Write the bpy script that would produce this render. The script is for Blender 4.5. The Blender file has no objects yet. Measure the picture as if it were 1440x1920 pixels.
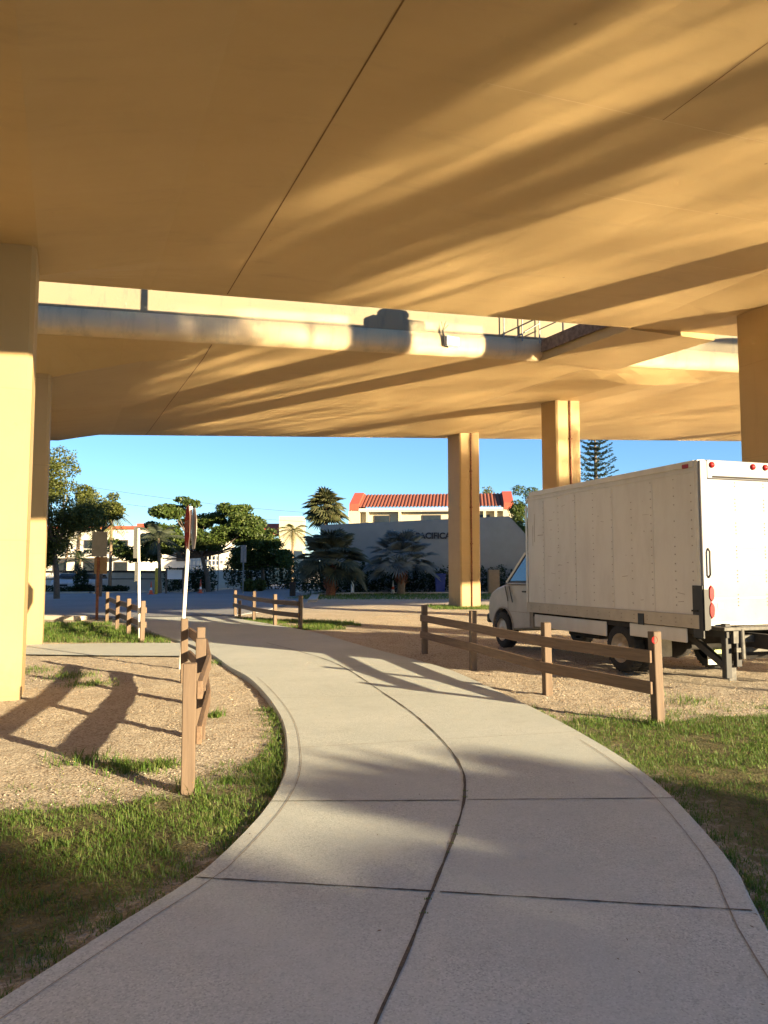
import bpy, math, random
import numpy as np
from mathutils import Vector, Matrix, noise
random.seed(7); rng = np.random.default_rng(7)
C = bpy.context.scene.collection
R = math.radians
PI = math.pi
# ------------------------------------------------------------------ camera numbers
TH = R(4.45); EYE = 1.6; FPX = 1440.0
PHI = R(22.3); CP, SP = math.cos(PHI), math.sin(PHI)      # bridge axes: u along the decks, v across them

def ray(px, py):
    xc = (px-720)/FPX; yc = (960-py)/FPX
    return xc, math.cos(TH)-yc*math.sin(TH), math.sin(TH)+yc*math.cos(TH)
def gp(px, py, z=0.0):                    # where a sight line meets the ground
    d = ray(px, py); t = (z-EYE)/d[2]; return d[0]*t, d[1]*t
def hp(px, py, Y):                        # the point of a sight line at distance Y
    d = ray(px, py); t = Y/d[1]; return d[0]*t, Y, EYE+d[2]*t
def W(u, v): return u*CP-v*SP, u*SP+v*CP
def UV(x, y): return x*CP+y*SP, -x*SP+y*CP

# ------------------------------------------------------------------ object helpers
def link(o, parent=None):
    C.objects.link(o)
    if parent is not None: o.parent = parent
    return o
def tag(o, label=None, cat=None, group=None, kind=None):
    if label: o['label'] = label
    if cat: o['category'] = cat
    if group: o['group'] = group
    if kind: o['kind'] = kind
    return o
def thing(name, label, cat, loc=(0,0,0), rz=0.0, group=None):
    o = bpy.data.objects.new(name, None); o.empty_display_size = .2
    o.location = loc; o.rotation_euler = (0,0,rz)
    return tag(link(o), label, cat, group)
class MB:
    def __init__(s): s.v=[]; s.f=[]; s.m=[]; s.sm=[]
    def add(s, vs, fs, mi=0, smooth=False):
        b=len(s.v); s.v.extend([tuple(p) for p in vs])
        for f in fs: s.f.append([b+i for i in f]); s.m.append(mi); s.sm.append(smooth)
    def box(s, c, d, rz=0.0, mi=0, M=None, bev=0.0):
        x,y,z=[k/2 for k in d]
        if bev<=0:
            vs=[(-x,-y,-z),(x,-y,-z),(x,y,-z),(-x,y,-z),(-x,-y,z),(x,-y,z),(x,y,z),(-x,y,z)]
            fs=[(3,2,1,0),(4,5,6,7),(0,1,5,4),(1,2,6,5),(2,3,7,6),(3,0,4,7)]
        else:
            b=min(bev,x*.9,y*.9,z*.9); vs=[]; idx={}
            for sx in (-1,1):
                for sy in (-1,1):
                    for sz in (-1,1):
                        for k in range(3):
                            p=[sx*x,sy*y,sz*z]
                            for j in range(3):
                                if j!=k: p[j]-= (sx,sy,sz)[j]*b
                            idx[(sx,sy,sz,k)]=len(vs); vs.append(tuple(p))
            fs=[]
            def q(*a): fs.append(tuple(idx[i] for i in a))
            for sg in (-1,1):
                o=[(-1,-1),(1,-1),(1,1),(-1,1)]
                if sg<0: o=o[::-1]
                q(*[(sg,a,b2,0) for a,b2 in o]); q(*[(b2,sg,a,1) for a,b2 in o]); q(*[(a,b2,sg,2) for a,b2 in o])
            for a in (-1,1):
                for b2 in (-1,1):
                    q((-1,a,b2,1),(1,a,b2,1),(1,a,b2,2),(-1,a,b2,2))
                    q((a,-1,b2,0),(a,1,b2,0),(a,1,b2,2),(a,-1,b2,2))
                    q((a,b2,-1,0),(a,b2,1,0),(a,b2,1,1),(a,b2,-1,1))
                    for c2 in (-1,1): q((a,b2,c2,0),(a,b2,c2,1),(a,b2,c2,2))
        cr,sr=math.cos(rz),math.sin(rz); out=[]
        for p in vs:
            if M is not None: p=M@Vector(p); p=(p[0],p[1],p[2])
            out.append((c[0]+p[0]*cr-p[1]*sr, c[1]+p[0]*sr+p[1]*cr, c[2]+p[2]))
        s.add(out,fs,mi)
    def beam(s, a, b, w, h, mi=0, up=(0,0,1), bev=0.0):
        a=Vector(a); b=Vector(b); d=b-a; L=d.length; d.normalize()
        side=d.cross(Vector(up)); side.normalize(); u2=side.cross(d)
        M=Matrix((d,side,u2)).transposed()
        s.box((a+b)/2,(L,w,h),0,mi,M,bev)
    def tube(s, pts, rad, n=10, mi=0, cap=True, smooth=True):
        pts=[Vector(p) for p in pts]; k=len(pts)
        rads=rad if isinstance(rad,(list,tuple)) else [rad]*k
        vs=[]; prev=None
        for i,p in enumerate(pts):
            d=(pts[min(i+1,k-1)]-pts[max(i-1,0)]); d.normalize()
            a=Vector((0,0,1)) if abs(d.z)<.95 else Vector((1,0,0))
            if prev is not None: a=prev
            x=(a-d*a.dot(d)); x.normalize(); y=d.cross(x); prev=x
            for j in range(n):
                t=2*PI*j/n; vs.append(p+(x*math.cos(t)+y*math.sin(t))*rads[i])
        fs=[]
        for i in range(k-1):
            for j in range(n):
                fs.append((i*n+j,i*n+(j+1)%n,(i+1)*n+(j+1)%n,(i+1)*n+j))
        s.add(vs,fs,mi,smooth)
        if cap:
            s.add(vs[:n],[tuple(range(n-1,-1,-1))],mi); s.add(vs[-n:],[tuple(range(n))],mi)
    def lathe(s, prof, c=(0,0,0), axis='z', n=24, mi=0, smooth=True):
        vs=[]; k=len(prof)
        for r,h in prof:
            for j in range(n):
                t=2*PI*j/n; a,b=r*math.cos(t),r*math.sin(t)
                p={'z':(a,b,h),'y':(a,h,b),'x':(h,a,b)}[axis]
                vs.append((c[0]+p[0],c[1]+p[1],c[2]+p[2]))
        fs=[(i*n+j,i*n+(j+1)%n,(i+1)*n+(j+1)%n,(i+1)*n+j) for i in range(k-1) for j in range(n)]
        s.add(vs,fs,mi,smooth)
    def prism(s, poly, ext, fn, mi=0):      # fn(p2,t) -> 3d ; t from ext list
        n=len(poly); vs=[fn(p,t) for t in ext for p in poly]
        fs=[(i*n+j,i*n+(j+1)%n,(i+1)*n+(j+1)%n,(i+1)*n+j) for i in range(len(ext)-1) for j in range(n)]
        fs+= [tuple(range(n-1,-1,-1)), tuple((len(ext)-1)*n+j for j in range(n))]
        s.add(vs,fs,mi)
    def build(s, name, mats, parent=None, loc=None, fix=True):
        me=bpy.data.meshes.new(name); me.from_pydata(s.v,[],s.f)
        if not isinstance(mats,(list,tuple)): mats=[mats]
        for m in mats: me.materials.append(m)
        me.polygons.foreach_set('material_index',s.m); me.polygons.foreach_set('use_smooth',s.sm)
        me.validate(); me.update()
        if fix:
            import bmesh
            bm=bmesh.new(); bm.from_mesh(me); bmesh.ops.recalc_face_normals(bm,faces=bm.faces); bm.to_mesh(me); bm.free()
        o=bpy.data.objects.new(name,me)
        if loc: o.location=loc
        return link(o,parent)
def np_mesh(name, verts, faces, mat, parent=None, smooth=False, attr=None, loc=None):
    verts=np.asarray(verts,dtype=np.float32); faces=np.asarray(faces,dtype=np.int32); k=faces.shape[1]
    me=bpy.data.meshes.new(name)
    me.vertices.add(len(verts)); me.vertices.foreach_set('co',verts.ravel())
    me.loops.add(faces.size); me.loops.foreach_set('vertex_index',faces.ravel())
    me.polygons.add(len(faces)); me.polygons.foreach_set('loop_start',np.arange(0,faces.size,k,dtype=np.int32))
    me.polygons.foreach_set('loop_total',np.full(len(faces),k,dtype=np.int32))
    me.polygons.foreach_set('use_smooth',np.full(len(faces),smooth))
    if attr is not None:
        for an,av in attr.items():
            a=me.attributes.new(an,'FLOAT','POINT'); a.data.foreach_set('value',np.asarray(av,dtype=np.float32))
    me.materials.append(mat); me.update(calc_edges=True)
    o=bpy.data.objects.new(name,me)
    if loc: o.location=loc
    return link(o,parent)
def copy_tree(o, parent=None):
    c=o.copy(); C.objects.link(c); c.parent=parent
    for ch in list(o.children): copy_tree(ch,c)
    return c
def text_mesh(txt, size, depth=.01, bold=0.0):
    cu=bpy.data.curves.new('lettering','FONT'); cu.body=txt; cu.size=size; cu.extrude=depth/2; cu.align_x='CENTER'; cu.align_y='CENTER'; cu.offset=bold
    o=bpy.data.objects.new('lettering',cu); C.objects.link(o)
    bpy.context.view_layer.update()
    me=bpy.data.meshes.new_from_object(o.evaluated_get(bpy.context.evaluated_depsgraph_get()))
    bpy.data.objects.remove(o); return me

# ------------------------------------------------------------------ materials
class NT:
    def __init__(s,name):
        s.m=bpy.data.materials.new(name); s.m.use_nodes=True; s.t=s.m.node_tree; s.n=s.t.nodes; s.l=s.t.links
        s.b=s.n['Principled BSDF']; s.out=s.n['Material Output']
        s.tc=s.n.new('ShaderNodeTexCoord')
    def co(s, scale=(1,1,1), src='Object'):
        mp=s.n.new('ShaderNodeMapping'); mp.inputs['Scale'].default_value=scale
        s.l.new(s.tc.outputs[src],mp.inputs['Vector']); return mp.outputs[0]
    def geo(s, scale=(1,1,1)):
        g=s.n.new('ShaderNodeNewGeometry'); mp=s.n.new('ShaderNodeMapping'); mp.inputs['Scale'].default_value=scale
        s.l.new(g.outputs['Position'],mp.inputs['Vector']); return mp.outputs[0]
    def noise(s, vec, scale, detail=4, rough=.55, dist=0.0):
        n=s.n.new('ShaderNodeTexNoise'); n.inputs['Scale'].default_value=scale; n.inputs['Detail'].default_value=detail
        n.inputs['Roughness'].default_value=rough; n.inputs['Distortion'].default_value=dist
        s.l.new(vec,n.inputs['Vector']); return n.outputs['Fac']
    def voro(s, vec, scale, feature='F1', out='Distance', rnd=1.0):
        n=s.n.new('ShaderNodeTexVoronoi'); n.feature=feature; n.inputs['Scale'].default_value=scale; n.inputs['Randomness'].default_value=rnd
        s.l.new(vec,n.inputs['Vector']); return n.outputs[out]
    def ramp(s, fac, stops):
        n=s.n.new('ShaderNodeValToRGB'); e=n.color_ramp.elements
        while len(e)<len(stops): e.new(.5)
        for i,(p,c) in enumerate(stops):
            e[i].position=p; e[i].color=(c if isinstance(c,(tuple,list)) else (c,c,c))+((1,) if not isinstance(c,(tuple,list)) or len(c)==3 else ())  if isinstance(c,(tuple,list)) else (c,c,c,1)
        s.l.new(fac,n.inputs['Fac']); return n.outputs['Color']
    def mix(s, fac, a, b, mode='MIX'):
        n=s.n.new('ShaderNodeMix'); n.data_type='RGBA'; n.blend_type=mode
        for v,i in ((fac,'Factor'),(a,'A'),(b,'B')):
            k=[x for x in n.inputs if x.name==i and x.enabled and (x.type=='RGBA' or i=='Factor')][0]
            if hasattr(v,'is_linked') or hasattr(v,'links'): s.l.new(v,k)
            elif i=='Factor': k.default_value=v
            else: k.default_value=(v[0],v[1],v[2],1)
        return [x for x in n.outputs if x.type=='RGBA' and x.enabled][0]
    def math(s, op, a, b=0.0):
        n=s.n.new('ShaderNodeMath'); n.operation=op
        for i,v in enumerate((a,b)):
            if hasattr(v,'links'): s.l.new(v,n.inputs[i])
            else: n.inputs[i].default_value=v
        return n.outputs[0]
    def bump(s, h, strength=.3, dist=.02, prev=None):
        n=s.n.new('ShaderNodeBump'); n.inputs['Strength'].default_value=strength; n.inputs['Distance'].default_value=dist
        s.l.new(h,n.inputs['Height'])
        if prev is not None: s.l.new(prev,n.inputs['Normal'])
        return n.outputs[0]
    def fin(s, col=None, rough=.7, normal=None, metal=0.0, spec=None):
        if col is not None:
            if hasattr(col,'links'): s.l.new(col,s.b.inputs['Base Color'])
            else: s.b.inputs['Base Color'].default_value=(*col,1)
        if hasattr(rough,'links'): s.l.new(rough,s.b.inputs['Roughness'])
        else: s.b.inputs['Roughness'].default_value=rough
        s.b.inputs['Metallic'].default_value=metal
        if spec is not None: s.b.inputs['Specular IOR Level'].default_value=spec
        if normal is not None: s.l.new(normal,s.b.inputs['Normal'])
        return s.m
def mul(c,k): return tuple(x*k for x in c)
def pmat(name, base, rough=.6, var=.15, scale=6.0, bump=0.0, bscale=60.0, metal=0.0, spec=None, stretch=(1,1,1)):
    t=NT(name); v=t.co(stretch)
    f=t.noise(v,scale,5,.6); col=t.mix(t.ramp(f,[(.3,0.0),(.7,1.0)]),mul(base,1-var),mul(base,1+var))
    nrm=t.bump(t.noise(v,bscale,3),bump,.01) if bump>0 else None
    return t.fin(col,rough,nrm,metal,spec)

def mat_soffit():
    t=NT('tan_painted_concrete'); v=t.co()
    n1=t.noise(v,.35,5,.6); n2=t.noise(t.co((.6,3,1)),1.2,4,.6)
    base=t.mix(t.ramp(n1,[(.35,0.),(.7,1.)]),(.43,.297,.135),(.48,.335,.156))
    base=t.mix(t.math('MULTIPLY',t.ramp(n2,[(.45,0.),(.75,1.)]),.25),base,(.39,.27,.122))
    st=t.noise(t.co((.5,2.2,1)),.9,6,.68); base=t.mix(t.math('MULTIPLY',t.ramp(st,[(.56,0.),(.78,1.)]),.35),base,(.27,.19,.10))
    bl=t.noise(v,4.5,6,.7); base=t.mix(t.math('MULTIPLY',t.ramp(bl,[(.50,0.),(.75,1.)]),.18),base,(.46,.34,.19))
    sp=t.voro(t.co(),1.25); spot=t.ramp(sp,[(.020,1.),(.034,0.)])
    base=t.mix(t.math('MULTIPLY',spot,.6),base,(.16,.09,.04))
    b=t.bump(t.noise(v,30,4),.08,.01); b=t.bump(t.noise(v,.8,3),.12,.05,b)
    return t.fin(base,.62,b,0,.3)
def mat_column():
    t=NT('tan_painted_column'); v=t.co(); g=t.geo()
    n1=t.noise(v,.6,5,.6); base=t.mix(t.ramp(n1,[(.35,0.),(.7,1.)]),(.385,.262,.122),(.43,.297,.142))
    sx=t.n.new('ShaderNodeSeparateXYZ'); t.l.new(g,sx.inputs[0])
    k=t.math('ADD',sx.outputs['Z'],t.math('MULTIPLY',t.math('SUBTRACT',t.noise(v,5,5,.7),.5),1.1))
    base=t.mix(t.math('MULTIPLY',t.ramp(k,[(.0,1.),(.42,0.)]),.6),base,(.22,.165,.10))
    stn=t.noise(t.co((3,3,.22)),1.6,6,.7); base=t.mix(t.math('MULTIPLY',t.ramp(stn,[(.55,0.),(.75,1.)]),.3),base,(.25,.17,.085))
    wv=t.math('FRACT',t.math('MULTIPLY',sx.outputs['Z'],.5)); base=t.mix(t.math('MULTIPLY',t.ramp(wv,[(.0,1.),(.012,0.)]),.35),base,(.24,.16,.08))
    return t.fin(base,.66,t.bump(t.noise(v,28,4),.10,.01),0,.3)
def mat_fascia():
    t=NT('weathered_concrete_edge'); v=t.co()
    n=t.noise(t.co((1.2,1.2,.25)),2.2,6,.65); n2=t.noise(v,.7,4)
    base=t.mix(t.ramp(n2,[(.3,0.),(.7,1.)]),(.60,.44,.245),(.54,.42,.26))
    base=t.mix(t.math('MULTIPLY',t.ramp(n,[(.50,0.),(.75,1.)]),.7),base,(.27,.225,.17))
    b=t.bump(t.noise(v,25,5),.15,.01)
    return t.fin(base,.8,b)
def mat_parapet():
    t=NT('cream_parapet_paint'); v=t.co()
    n=t.noise(t.co((1.5,1.5,.35)),2.6,6,.7); n2=t.noise(v,.7,4)
    base=t.mix(t.ramp(n2,[(.3,0.),(.7,1.)]),(.235,.19,.115),(.21,.175,.115))
    base=t.mix(t.ramp(n,[(.55,0.),(.74,.8)]),base,(.125,.11,.09))
    return t.fin(base,.8,t.bump(t.noise(v,25,5),.15,.01))
def mat_concrete():
    t=NT('broom_finished_concrete'); g=t.geo()
    n1=t.noise(g,.55,5,.6); n2=t.noise(g,6,5,.65); n3=t.noise(g,140,2,.5)
    ag=t.voro(g,120,'F1','Color'); agd=t.voro(g,120)
    base=t.mix(t.ramp(n1,[(.3,0.),(.7,1.)]),(.39,.415,.385),(.48,.50,.46))
    base=t.mix(t.math('MULTIPLY',t.ramp(n2,[(.4,0.),(.7,1.)]),.35),base,(.35,.37,.345))
    bw=t.n.new('ShaderNodeRGBToBW'); t.l.new(ag,bw.inputs[0])
    wear=t.ramp(t.noise(g,.9,3),[(.35,.2),(.7,.7)])
    base=t.mix(t.math('MULTIPLY',t.ramp(bw.outputs[0],[(.62,0.),(.8,1.)]),wear),base,(.58,.59,.55))
    base=t.mix(t.math('MULTIPLY',t.ramp(bw.outputs[0],[(.18,1.),(.34,0.)]),wear),base,(.24,.25,.235))
    stn=t.noise(g,1.7,6,.7); base=t.mix(t.math('MULTIPLY',t.ramp(stn,[(.55,0.),(.72,1.)]),.30),base,(.27,.26,.24))
    drt=t.noise(g,3.1,6,.75,.5); base=t.mix(t.math('MULTIPLY',t.ramp(drt,[(.60,0.),(.74,1.)]),.35),base,(.46,.40,.32))
    b=t.bump(agd,.25,.004); b=t.bump(n2,.15,.008,b)
    return t.fin(base,.85,b)
def mat_ground():
    t=NT('shelly_sand'); g=t.geo()
    n1=t.noise(g,.8,6,.65); n2=t.noise(g,9,5,.7); n3=t.noise(g,45,4,.7)
    peb=t.voro(g,46,'F1','Color'); pd=t.voro(g,46)
    base=t.mix(t.ramp(n1,[(.32,0.),(.68,1.)]),(.455,.395,.30),(.58,.52,.415))
    base=t.mix(t.math('MULTIPLY',t.ramp(n2,[(.45,0.),(.7,1.)]),.6),base,(.33,.26,.19))
    bw=t.n.new('ShaderNodeRGBToBW'); t.l.new(peb,bw.inputs[0])
    base=t.mix(t.math('MULTIPLY',t.ramp(bw.outputs[0],[(.55,0.),(.75,1.)]),.6),base,(.62,.54,.43))
    base=t.mix(t.math('MULTIPLY',t.ramp(bw.outputs[0],[(.22,1.),(.36,0.)]),.55),base,(.25,.18,.12))
    base=t.mix(t.math('MULTIPLY',t.ramp(n3,[(.52,0.),(.66,1.)]),.65),base,(.21,.15,.10))
    at=t.n.new('ShaderNodeAttribute'); at.attribute_name='grass'
    soil=t.mix(t.ramp(n2,[(.35,0.),(.65,1.)]),(.085,.09,.036),(.19,.165,.09))
    gm=t.math('ADD',at.outputs['Fac'],t.math('MULTIPLY',t.math('SUBTRACT',n2,.5),1.1))
    base=t.mix(t.ramp(gm,[(.35,0.),(.75,1.)]),base,soil)
    at2=t.n.new('ShaderNodeAttribute'); at2.attribute_name='turf'; base=t.mix(at2.outputs['Fac'],base,t.mix(n2,(.10,.115,.04),(.26,.22,.13)))
    b=t.bump(pd,.8,.018); b=t.bump(n2,.8,.05,b); b=t.bump(n3,.8,.02,b)
    return t.fin(base,.95,b,0,.15)
def mat_asphalt():
    t=NT('worn_asphalt'); g=t.geo()
    base=t.mix(t.ramp(t.noise(g,.25,5),[(.3,0.),(.7,1.)]),(.17,.175,.19),(.23,.235,.245))
    sp=t.voro(g,60,'F1','Color'); bw=t.n.new('ShaderNodeRGBToBW'); t.l.new(sp,bw.inputs[0])
    base=t.mix(t.math('MULTIPLY',t.ramp(bw.outputs[0],[(.6,0.),(.8,1.)]),.5),base,(.3,.29,.28))
    return t.fin(base,.85,t.bump(t.voro(g,60),.3,.01))
def mat_wood():
    t=NT('treated_pine'); v=t.geo()
    info=t.n.new('ShaderNodeObjectInfo')
    gv=t.co((1,14,14)); gn=t.noise(gv,2.2,6,.65,.6)
    base=t.mix(t.ramp(gn,[(.3,0.),(.7,1.)]),(.065,.036,.018),(.24,.148,.08))
    base=t.mix(t.math('MULTIPLY',t.noise(v,3.0,4),.5),base,(.17,.11,.07))
    kn=t.ramp(t.voro(t.co((2.2,9,9)),1.0),[(.05,1.),(.16,0.)])
    base=t.mix(t.math('MULTIPLY',kn,.7),base,(.09,.045,.02))
    base=t.mix(t.math('MULTIPLY',info.outputs['Random'],.35),base,(.16,.11,.075))
    return t.fin(base,.75,t.bump(gn,.35,.006))
def mat_post():
    t=NT('treated_pine_post'); v=t.geo(); info=t.n.new('ShaderNodeObjectInfo')
    gn=t.noise(t.co((16,16,1.1)),2.0,6,.65,.6)
    base=t.mix(t.ramp(gn,[(.3,0.),(.7,1.)]),(.07,.043,.024),(.15,.10,.058))
    base=t.mix(t.math('MULTIPLY',t.noise(v,4,4),.45),base,(.155,.105,.07))
    kn=t.ramp(t.voro(t.co((9,9,2.2)),1.0),[(.05,1.),(.16,0.)])
    base=t.mix(t.math('MULTIPLY',kn,.7),base,(.09,.045,.02))
    base=t.mix(t.math('MULTIPLY',info.outputs['Random'],.35),base,(.20,.14,.095))
    return t.fin(base,.75,t.bump(gn,.35,.006))
def mat_leaf(name, a, b, c=None, trans=.35, rough=.5):
    t=NT(name); g=t.n.new('ShaderNodeNewGeometry')
    st=[(0.,a),(1.,b)] if c is None else [(0.,a),(.6,b),(1.,c)]
    col=t.ramp(g.outputs['Random Per Island'],[(p,tuple(x)) for p,x in st])
    cl=t.noise(t.geo(),.9,3); col=t.mix(t.math('MULTIPLY',t.ramp(cl,[(.35,0.),(.65,1.)]),.45),col,mul(a,.75))
    t.fin(col,rough,None,0,.35)
    tr=t.n.new('ShaderNodeBsdfTranslucent'); t.l.new(col,tr.inputs['Color'])
    mx=t.n.new('ShaderNodeMixShader'); mx.inputs[0].default_value=trans
    t.l.new(t.b.outputs[0],mx.inputs[1]); t.l.new(tr.outputs[0],mx.inputs[2]); t.l.new(mx.outputs[0],t.out.inputs['Surface'])
    return t.m
def mat_water():
    t=NT('canal_water'); g=t.geo()
    b=t.bump(t.noise(g,.45,2,.45),.07,.25)
    t.fin((.85,.87,.88),.055,b,.9,.5); t.b.inputs['IOR'].default_value=1.33
    return t.m
def mat_tile():
    t=NT('clay_roof_tile'); v=t.co()
    n=t.noise(v,5,4); base=t.mix(t.ramp(n,[(.3,0.),(.7,1.)]),(.15,.042,.022),(.25,.075,.04))
    return t.fin(base,.8)
def mat_truck():
    t=NT('white_truck_paint'); v=t.co()
    n=t.noise(t.co((1,1,.3)),3,6,.65)
    base=t.mix(t.ramp(n,[(.45,0.),(.8,1.)]),(.60,.57,.52),(.50,.46,.41))
    return t.fin(base,.42,t.bump(t.noise(v,3,2),.04,.02),0,.4)

M={}
M['soffit']=mat_soffit(); M['column']=mat_column(); M['fascia']=mat_fascia(); M['parapet']=mat_parapet(); M['conc']=mat_concrete(); M['ground']=mat_ground(); M['asphalt']=mat_asphalt()
M['wood']=mat_wood(); M['post']=mat_post(); M['water']=mat_water(); M['tile']=mat_tile(); M['truck']=mat_truck()
M['cabpaint']=pmat('darker_cab_paint',(.40,.37,.33),.35,.14,3,.03,6)  # cab in a darker tone than the box paint
M['bumper']=pmat('scuffed_steel_step',(.085,.08,.07),.6,.4,14,.1,60,.3)
M['rear']=pmat('rear_door_paint',(.205,.20,.215),.5,.12,2,.05,4)
M['joint']=pmat('dirt_filled_joint',(.075,.06,.045),.95,.5,30,.6,80)
M['score']=pmat('tooled_score_line',(.24,.20,.16),.9,.3,20)
M['seam']=pmat('soffit_seam',(.16,.085,.03),.9,.4,3)
M['thinseam']=pmat('form_line',(.50,.36,.19),.7,.15,3)
M['stain']=pmat('rust_stained_concrete',(.16,.11,.08),.9,.55,9,.3,30)
M['galv']=pmat('galvanised_steel',(.25,.25,.24),.55,.2,9,0,60,.5)
M['whitepost']=pmat('pale_post_paint',(.72,.70,.64),.5,.08,8)
M['faded']=pmat('faded_lettering',(.28,.16,.13),.95,.1,6,0,60,0,.1)
M['red']=pmat('red_reflective_sheet',(.22,.022,.014),.95,.15,5,0,60,0,.1)
M['signwhite']=pmat('white_reflective_sheet',(.75,.73,.7),.45,.05,5)
M['signback']=pmat('bare_aluminium_back',(.30,.28,.25),.5,.12,5,0,50,.3)
M['signdark']=pmat('weathered_dark_sign_back',(.075,.075,.07),.7,.2,5)
M['signtan']=pmat('tan_sign_back',(.34,.22,.11),.6,.15,5)
M['rubber']=pmat('tyre_rubber',(.022,.021,.02),.85,.3,12,.2,60)
M['black']=pmat('black_steel',(.018,.017,.016),.55,.3,10)
M['dark']=pmat('underbody_grime',(.025,.022,.02),.9,.4,6)
M['alu']=pmat('dull_aluminium_rail',(.55,.49,.41),.4,.12,4,0,40,.35)
M['skirt']=pmat('tan_skirt_rail',(.40,.345,.265),.5,.12,4)
M['lens']=pmat('red_lens',(.28,.012,.012),.25,.1,9)
M['rim']=pmat('steel_wheel',(.42,.36,.28),.45,.2,9,0,50,.3)
M['mudflap']=pmat('white_mudflap',(.62,.6,.5),.7,.2,8)
M['greendecal']=pmat('faded_green_decal',(.42,.48,.22),.6,.4,14)
M['rivet']=pmat('rivet_heads',(.30,.25,.20),.6,.2,9)
M['cream']=pmat('cream_stucco',(.52,.46,.31),.85,.06,3,.2,40)
M['white_wall']=pmat('white_stucco',(.58,.55,.47),.85,.06,3,.2,40)
M['greywall']=pmat('pale_grey_stucco',(.27,.265,.235),.85,.06,1.2,.2,40)
M['redwall']=pmat('red_painted_gable',(.42,.075,.04),.8,.12,3)
M['glassd']=pmat('dark_window_glass',(.018,.022,.026),.12,.2,3)
M['frame']=pmat('dark_window_frame',(.05,.035,.03),.6,.2,5)
M['bark']=pmat('grey_bark',(.13,.10,.075),.9,.3,9,.6,25)
M['palmbark']=pmat('ringed_palm_trunk',(.22,.155,.10),.9,.35,7,.6,20,0,None,(1,1,4))
M['boots']=pmat('rust_brown_leaf_bases',(.22,.085,.045),.9,.5,12,.6,30)
M['yellow']=pmat('yellow_bollard_paint',(.55,.37,.03),.6,.12,5)
M['orange']=pmat('orange_cone_plastic',(.68,.10,.03),.5,.1,8)
M['blue']=pmat('blue_bin_plastic',(.018,.04,.22),.5,.15,6)
M['carwhite']=pmat('silver_car_paint',(.55,.55,.56),.3,.05,4)
M['paver']=pmat('reddish_paver',(.20,.12,.12),.85,.2,9)
M['letter']=pmat('black_letters',(.015,.015,.018),.5,.2,9)
M['cable']=pmat('black_cable',(.03,.03,.03),.7,.2,9)
M['curb']=pmat('pale_kerb_concrete',(.46,.41,.34),.9,.15,2,.2,40)
M['leafA']=mat_leaf('broad_leaves',(.045,.08,.018),(.09,.13,.027),(.14,.165,.036))
M['leafB']=mat_leaf('olive_leaves',(.065,.085,.018),(.12,.135,.028),(.18,.18,.04))
M['leafD']=mat_leaf('dark_hedge_leaves',(.020,.036,.012),(.042,.062,.02))
M['palmS']=mat_leaf('sabal_fronds',(.045,.055,.02),(.095,.10,.035),(.16,.14,.06),.25)
M['palmB']=mat_leaf('silver_blue_fronds',(.14,.17,.165),(.21,.245,.24),None,.2)
M['palmG']=mat_leaf('green_fan_fronds',(.075,.09,.055),(.125,.14,.09),None,.25)
M['palmY']=mat_leaf('yellow_green_fronds',(.11,.12,.025),(.19,.18,.05),(.24,.21,.08),.35)
M['pineN']=mat_leaf('dark_pine_needles',(.012,.026,.014),(.028,.046,.022))
M['grass']=mat_leaf('grass_blades',(.078,.155,.024),(.135,.225,.038),(.27,.27,.11),.45,.55)
M['chip']=mat_leaf('shell_chips',(.16,.11,.07),(.44,.35,.26),(.60,.52,.41),.0,.9)
M['vanglass']=pmat('side_window_glass',(.03,.05,.06),.05,.2,3,0,60,0,.9)
M['twine']=pmat('twig',(.12,.08,.05),.9,.3,20)

# ------------------------------------------------------------------ zones
Lp=[(-2.2,1.0),(-1.75,2.2),(-1.45,3.03),(-1.18,3.75),(-1.01,4.17),(-0.91,4.64),(-0.81,5.42),(-0.80,6.26),(-0.9,7.19),(-1.11,8.46),(-1.52,10.08),(-2.07,11.84),(-2.62,13.15),(-3.4,15.2),(-4.5,17.56),(-6.15,20.65),(-8.0,24.4),(-9.6,27.2)]
Rp=[(1.35,1.0),(1.5,2.2),(1.73,3.59),(1.92,4.35),(2.06,5.5),(2.09,6.3),(2.02,7.4),(1.81,9.0),(1.40,11.3),(1.05,12.9),(0.4,14.7),(-0.4,16.7),(-1.75,20.4),(-3.2,23.3),(-5.0,26.6),(-5.9,28.6)]
Cp=[(-0.6,1.0),(-0.3,2.0),(-0.03,2.86),(0.2,3.82),(0.42,4.78),(0.58,5.67),(0.63,6.6),(0.45,8.17),(0.0,10.29),(-0.96,13.93),(-2.66,17.56)]
def cat(pts,n):                          # smooth resample
    P=[Vector((*p,0)) for p in pts]; out=[]
    d=[0]
    for i in range(1,len(P)): d.append(d[-1]+(P[i]-P[i-1]).length)
    for k in range(n):
        s=d[-1]*k/(n-1); i=max(j for j in range(len(P)-1) if d[j]<=s+1e-9); t=(s-d[i])/(d[i+1]-d[i])
        p0=P[max(i-1,0)];p1=P[i];p2=P[i+1];p3=P[min(i+2,len(P)-1)]
        q=.5*((2*p1)+(p2-p0)*t+(2*p0-5*p1+4*p2-p3)*t*t+(-p0+3*p1-3*p2+p3)*t**3); out.append((q.x,q.y))
    return out
LP=cat(Lp,90); RP=cat(Rp,90); CPL=cat(Cp,110)
def inpoly(x,y,poly):
    r=False; n=len(poly); j=n-1
    for i in range(n):
        xi,yi=poly[i]; xj,yj=poly[j]
        if (yi>y)!=(yj>y) and x<(xj-xi)*(y-yi)/(yj-yi)+xi: r=not r
        j=i
    return r
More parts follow.
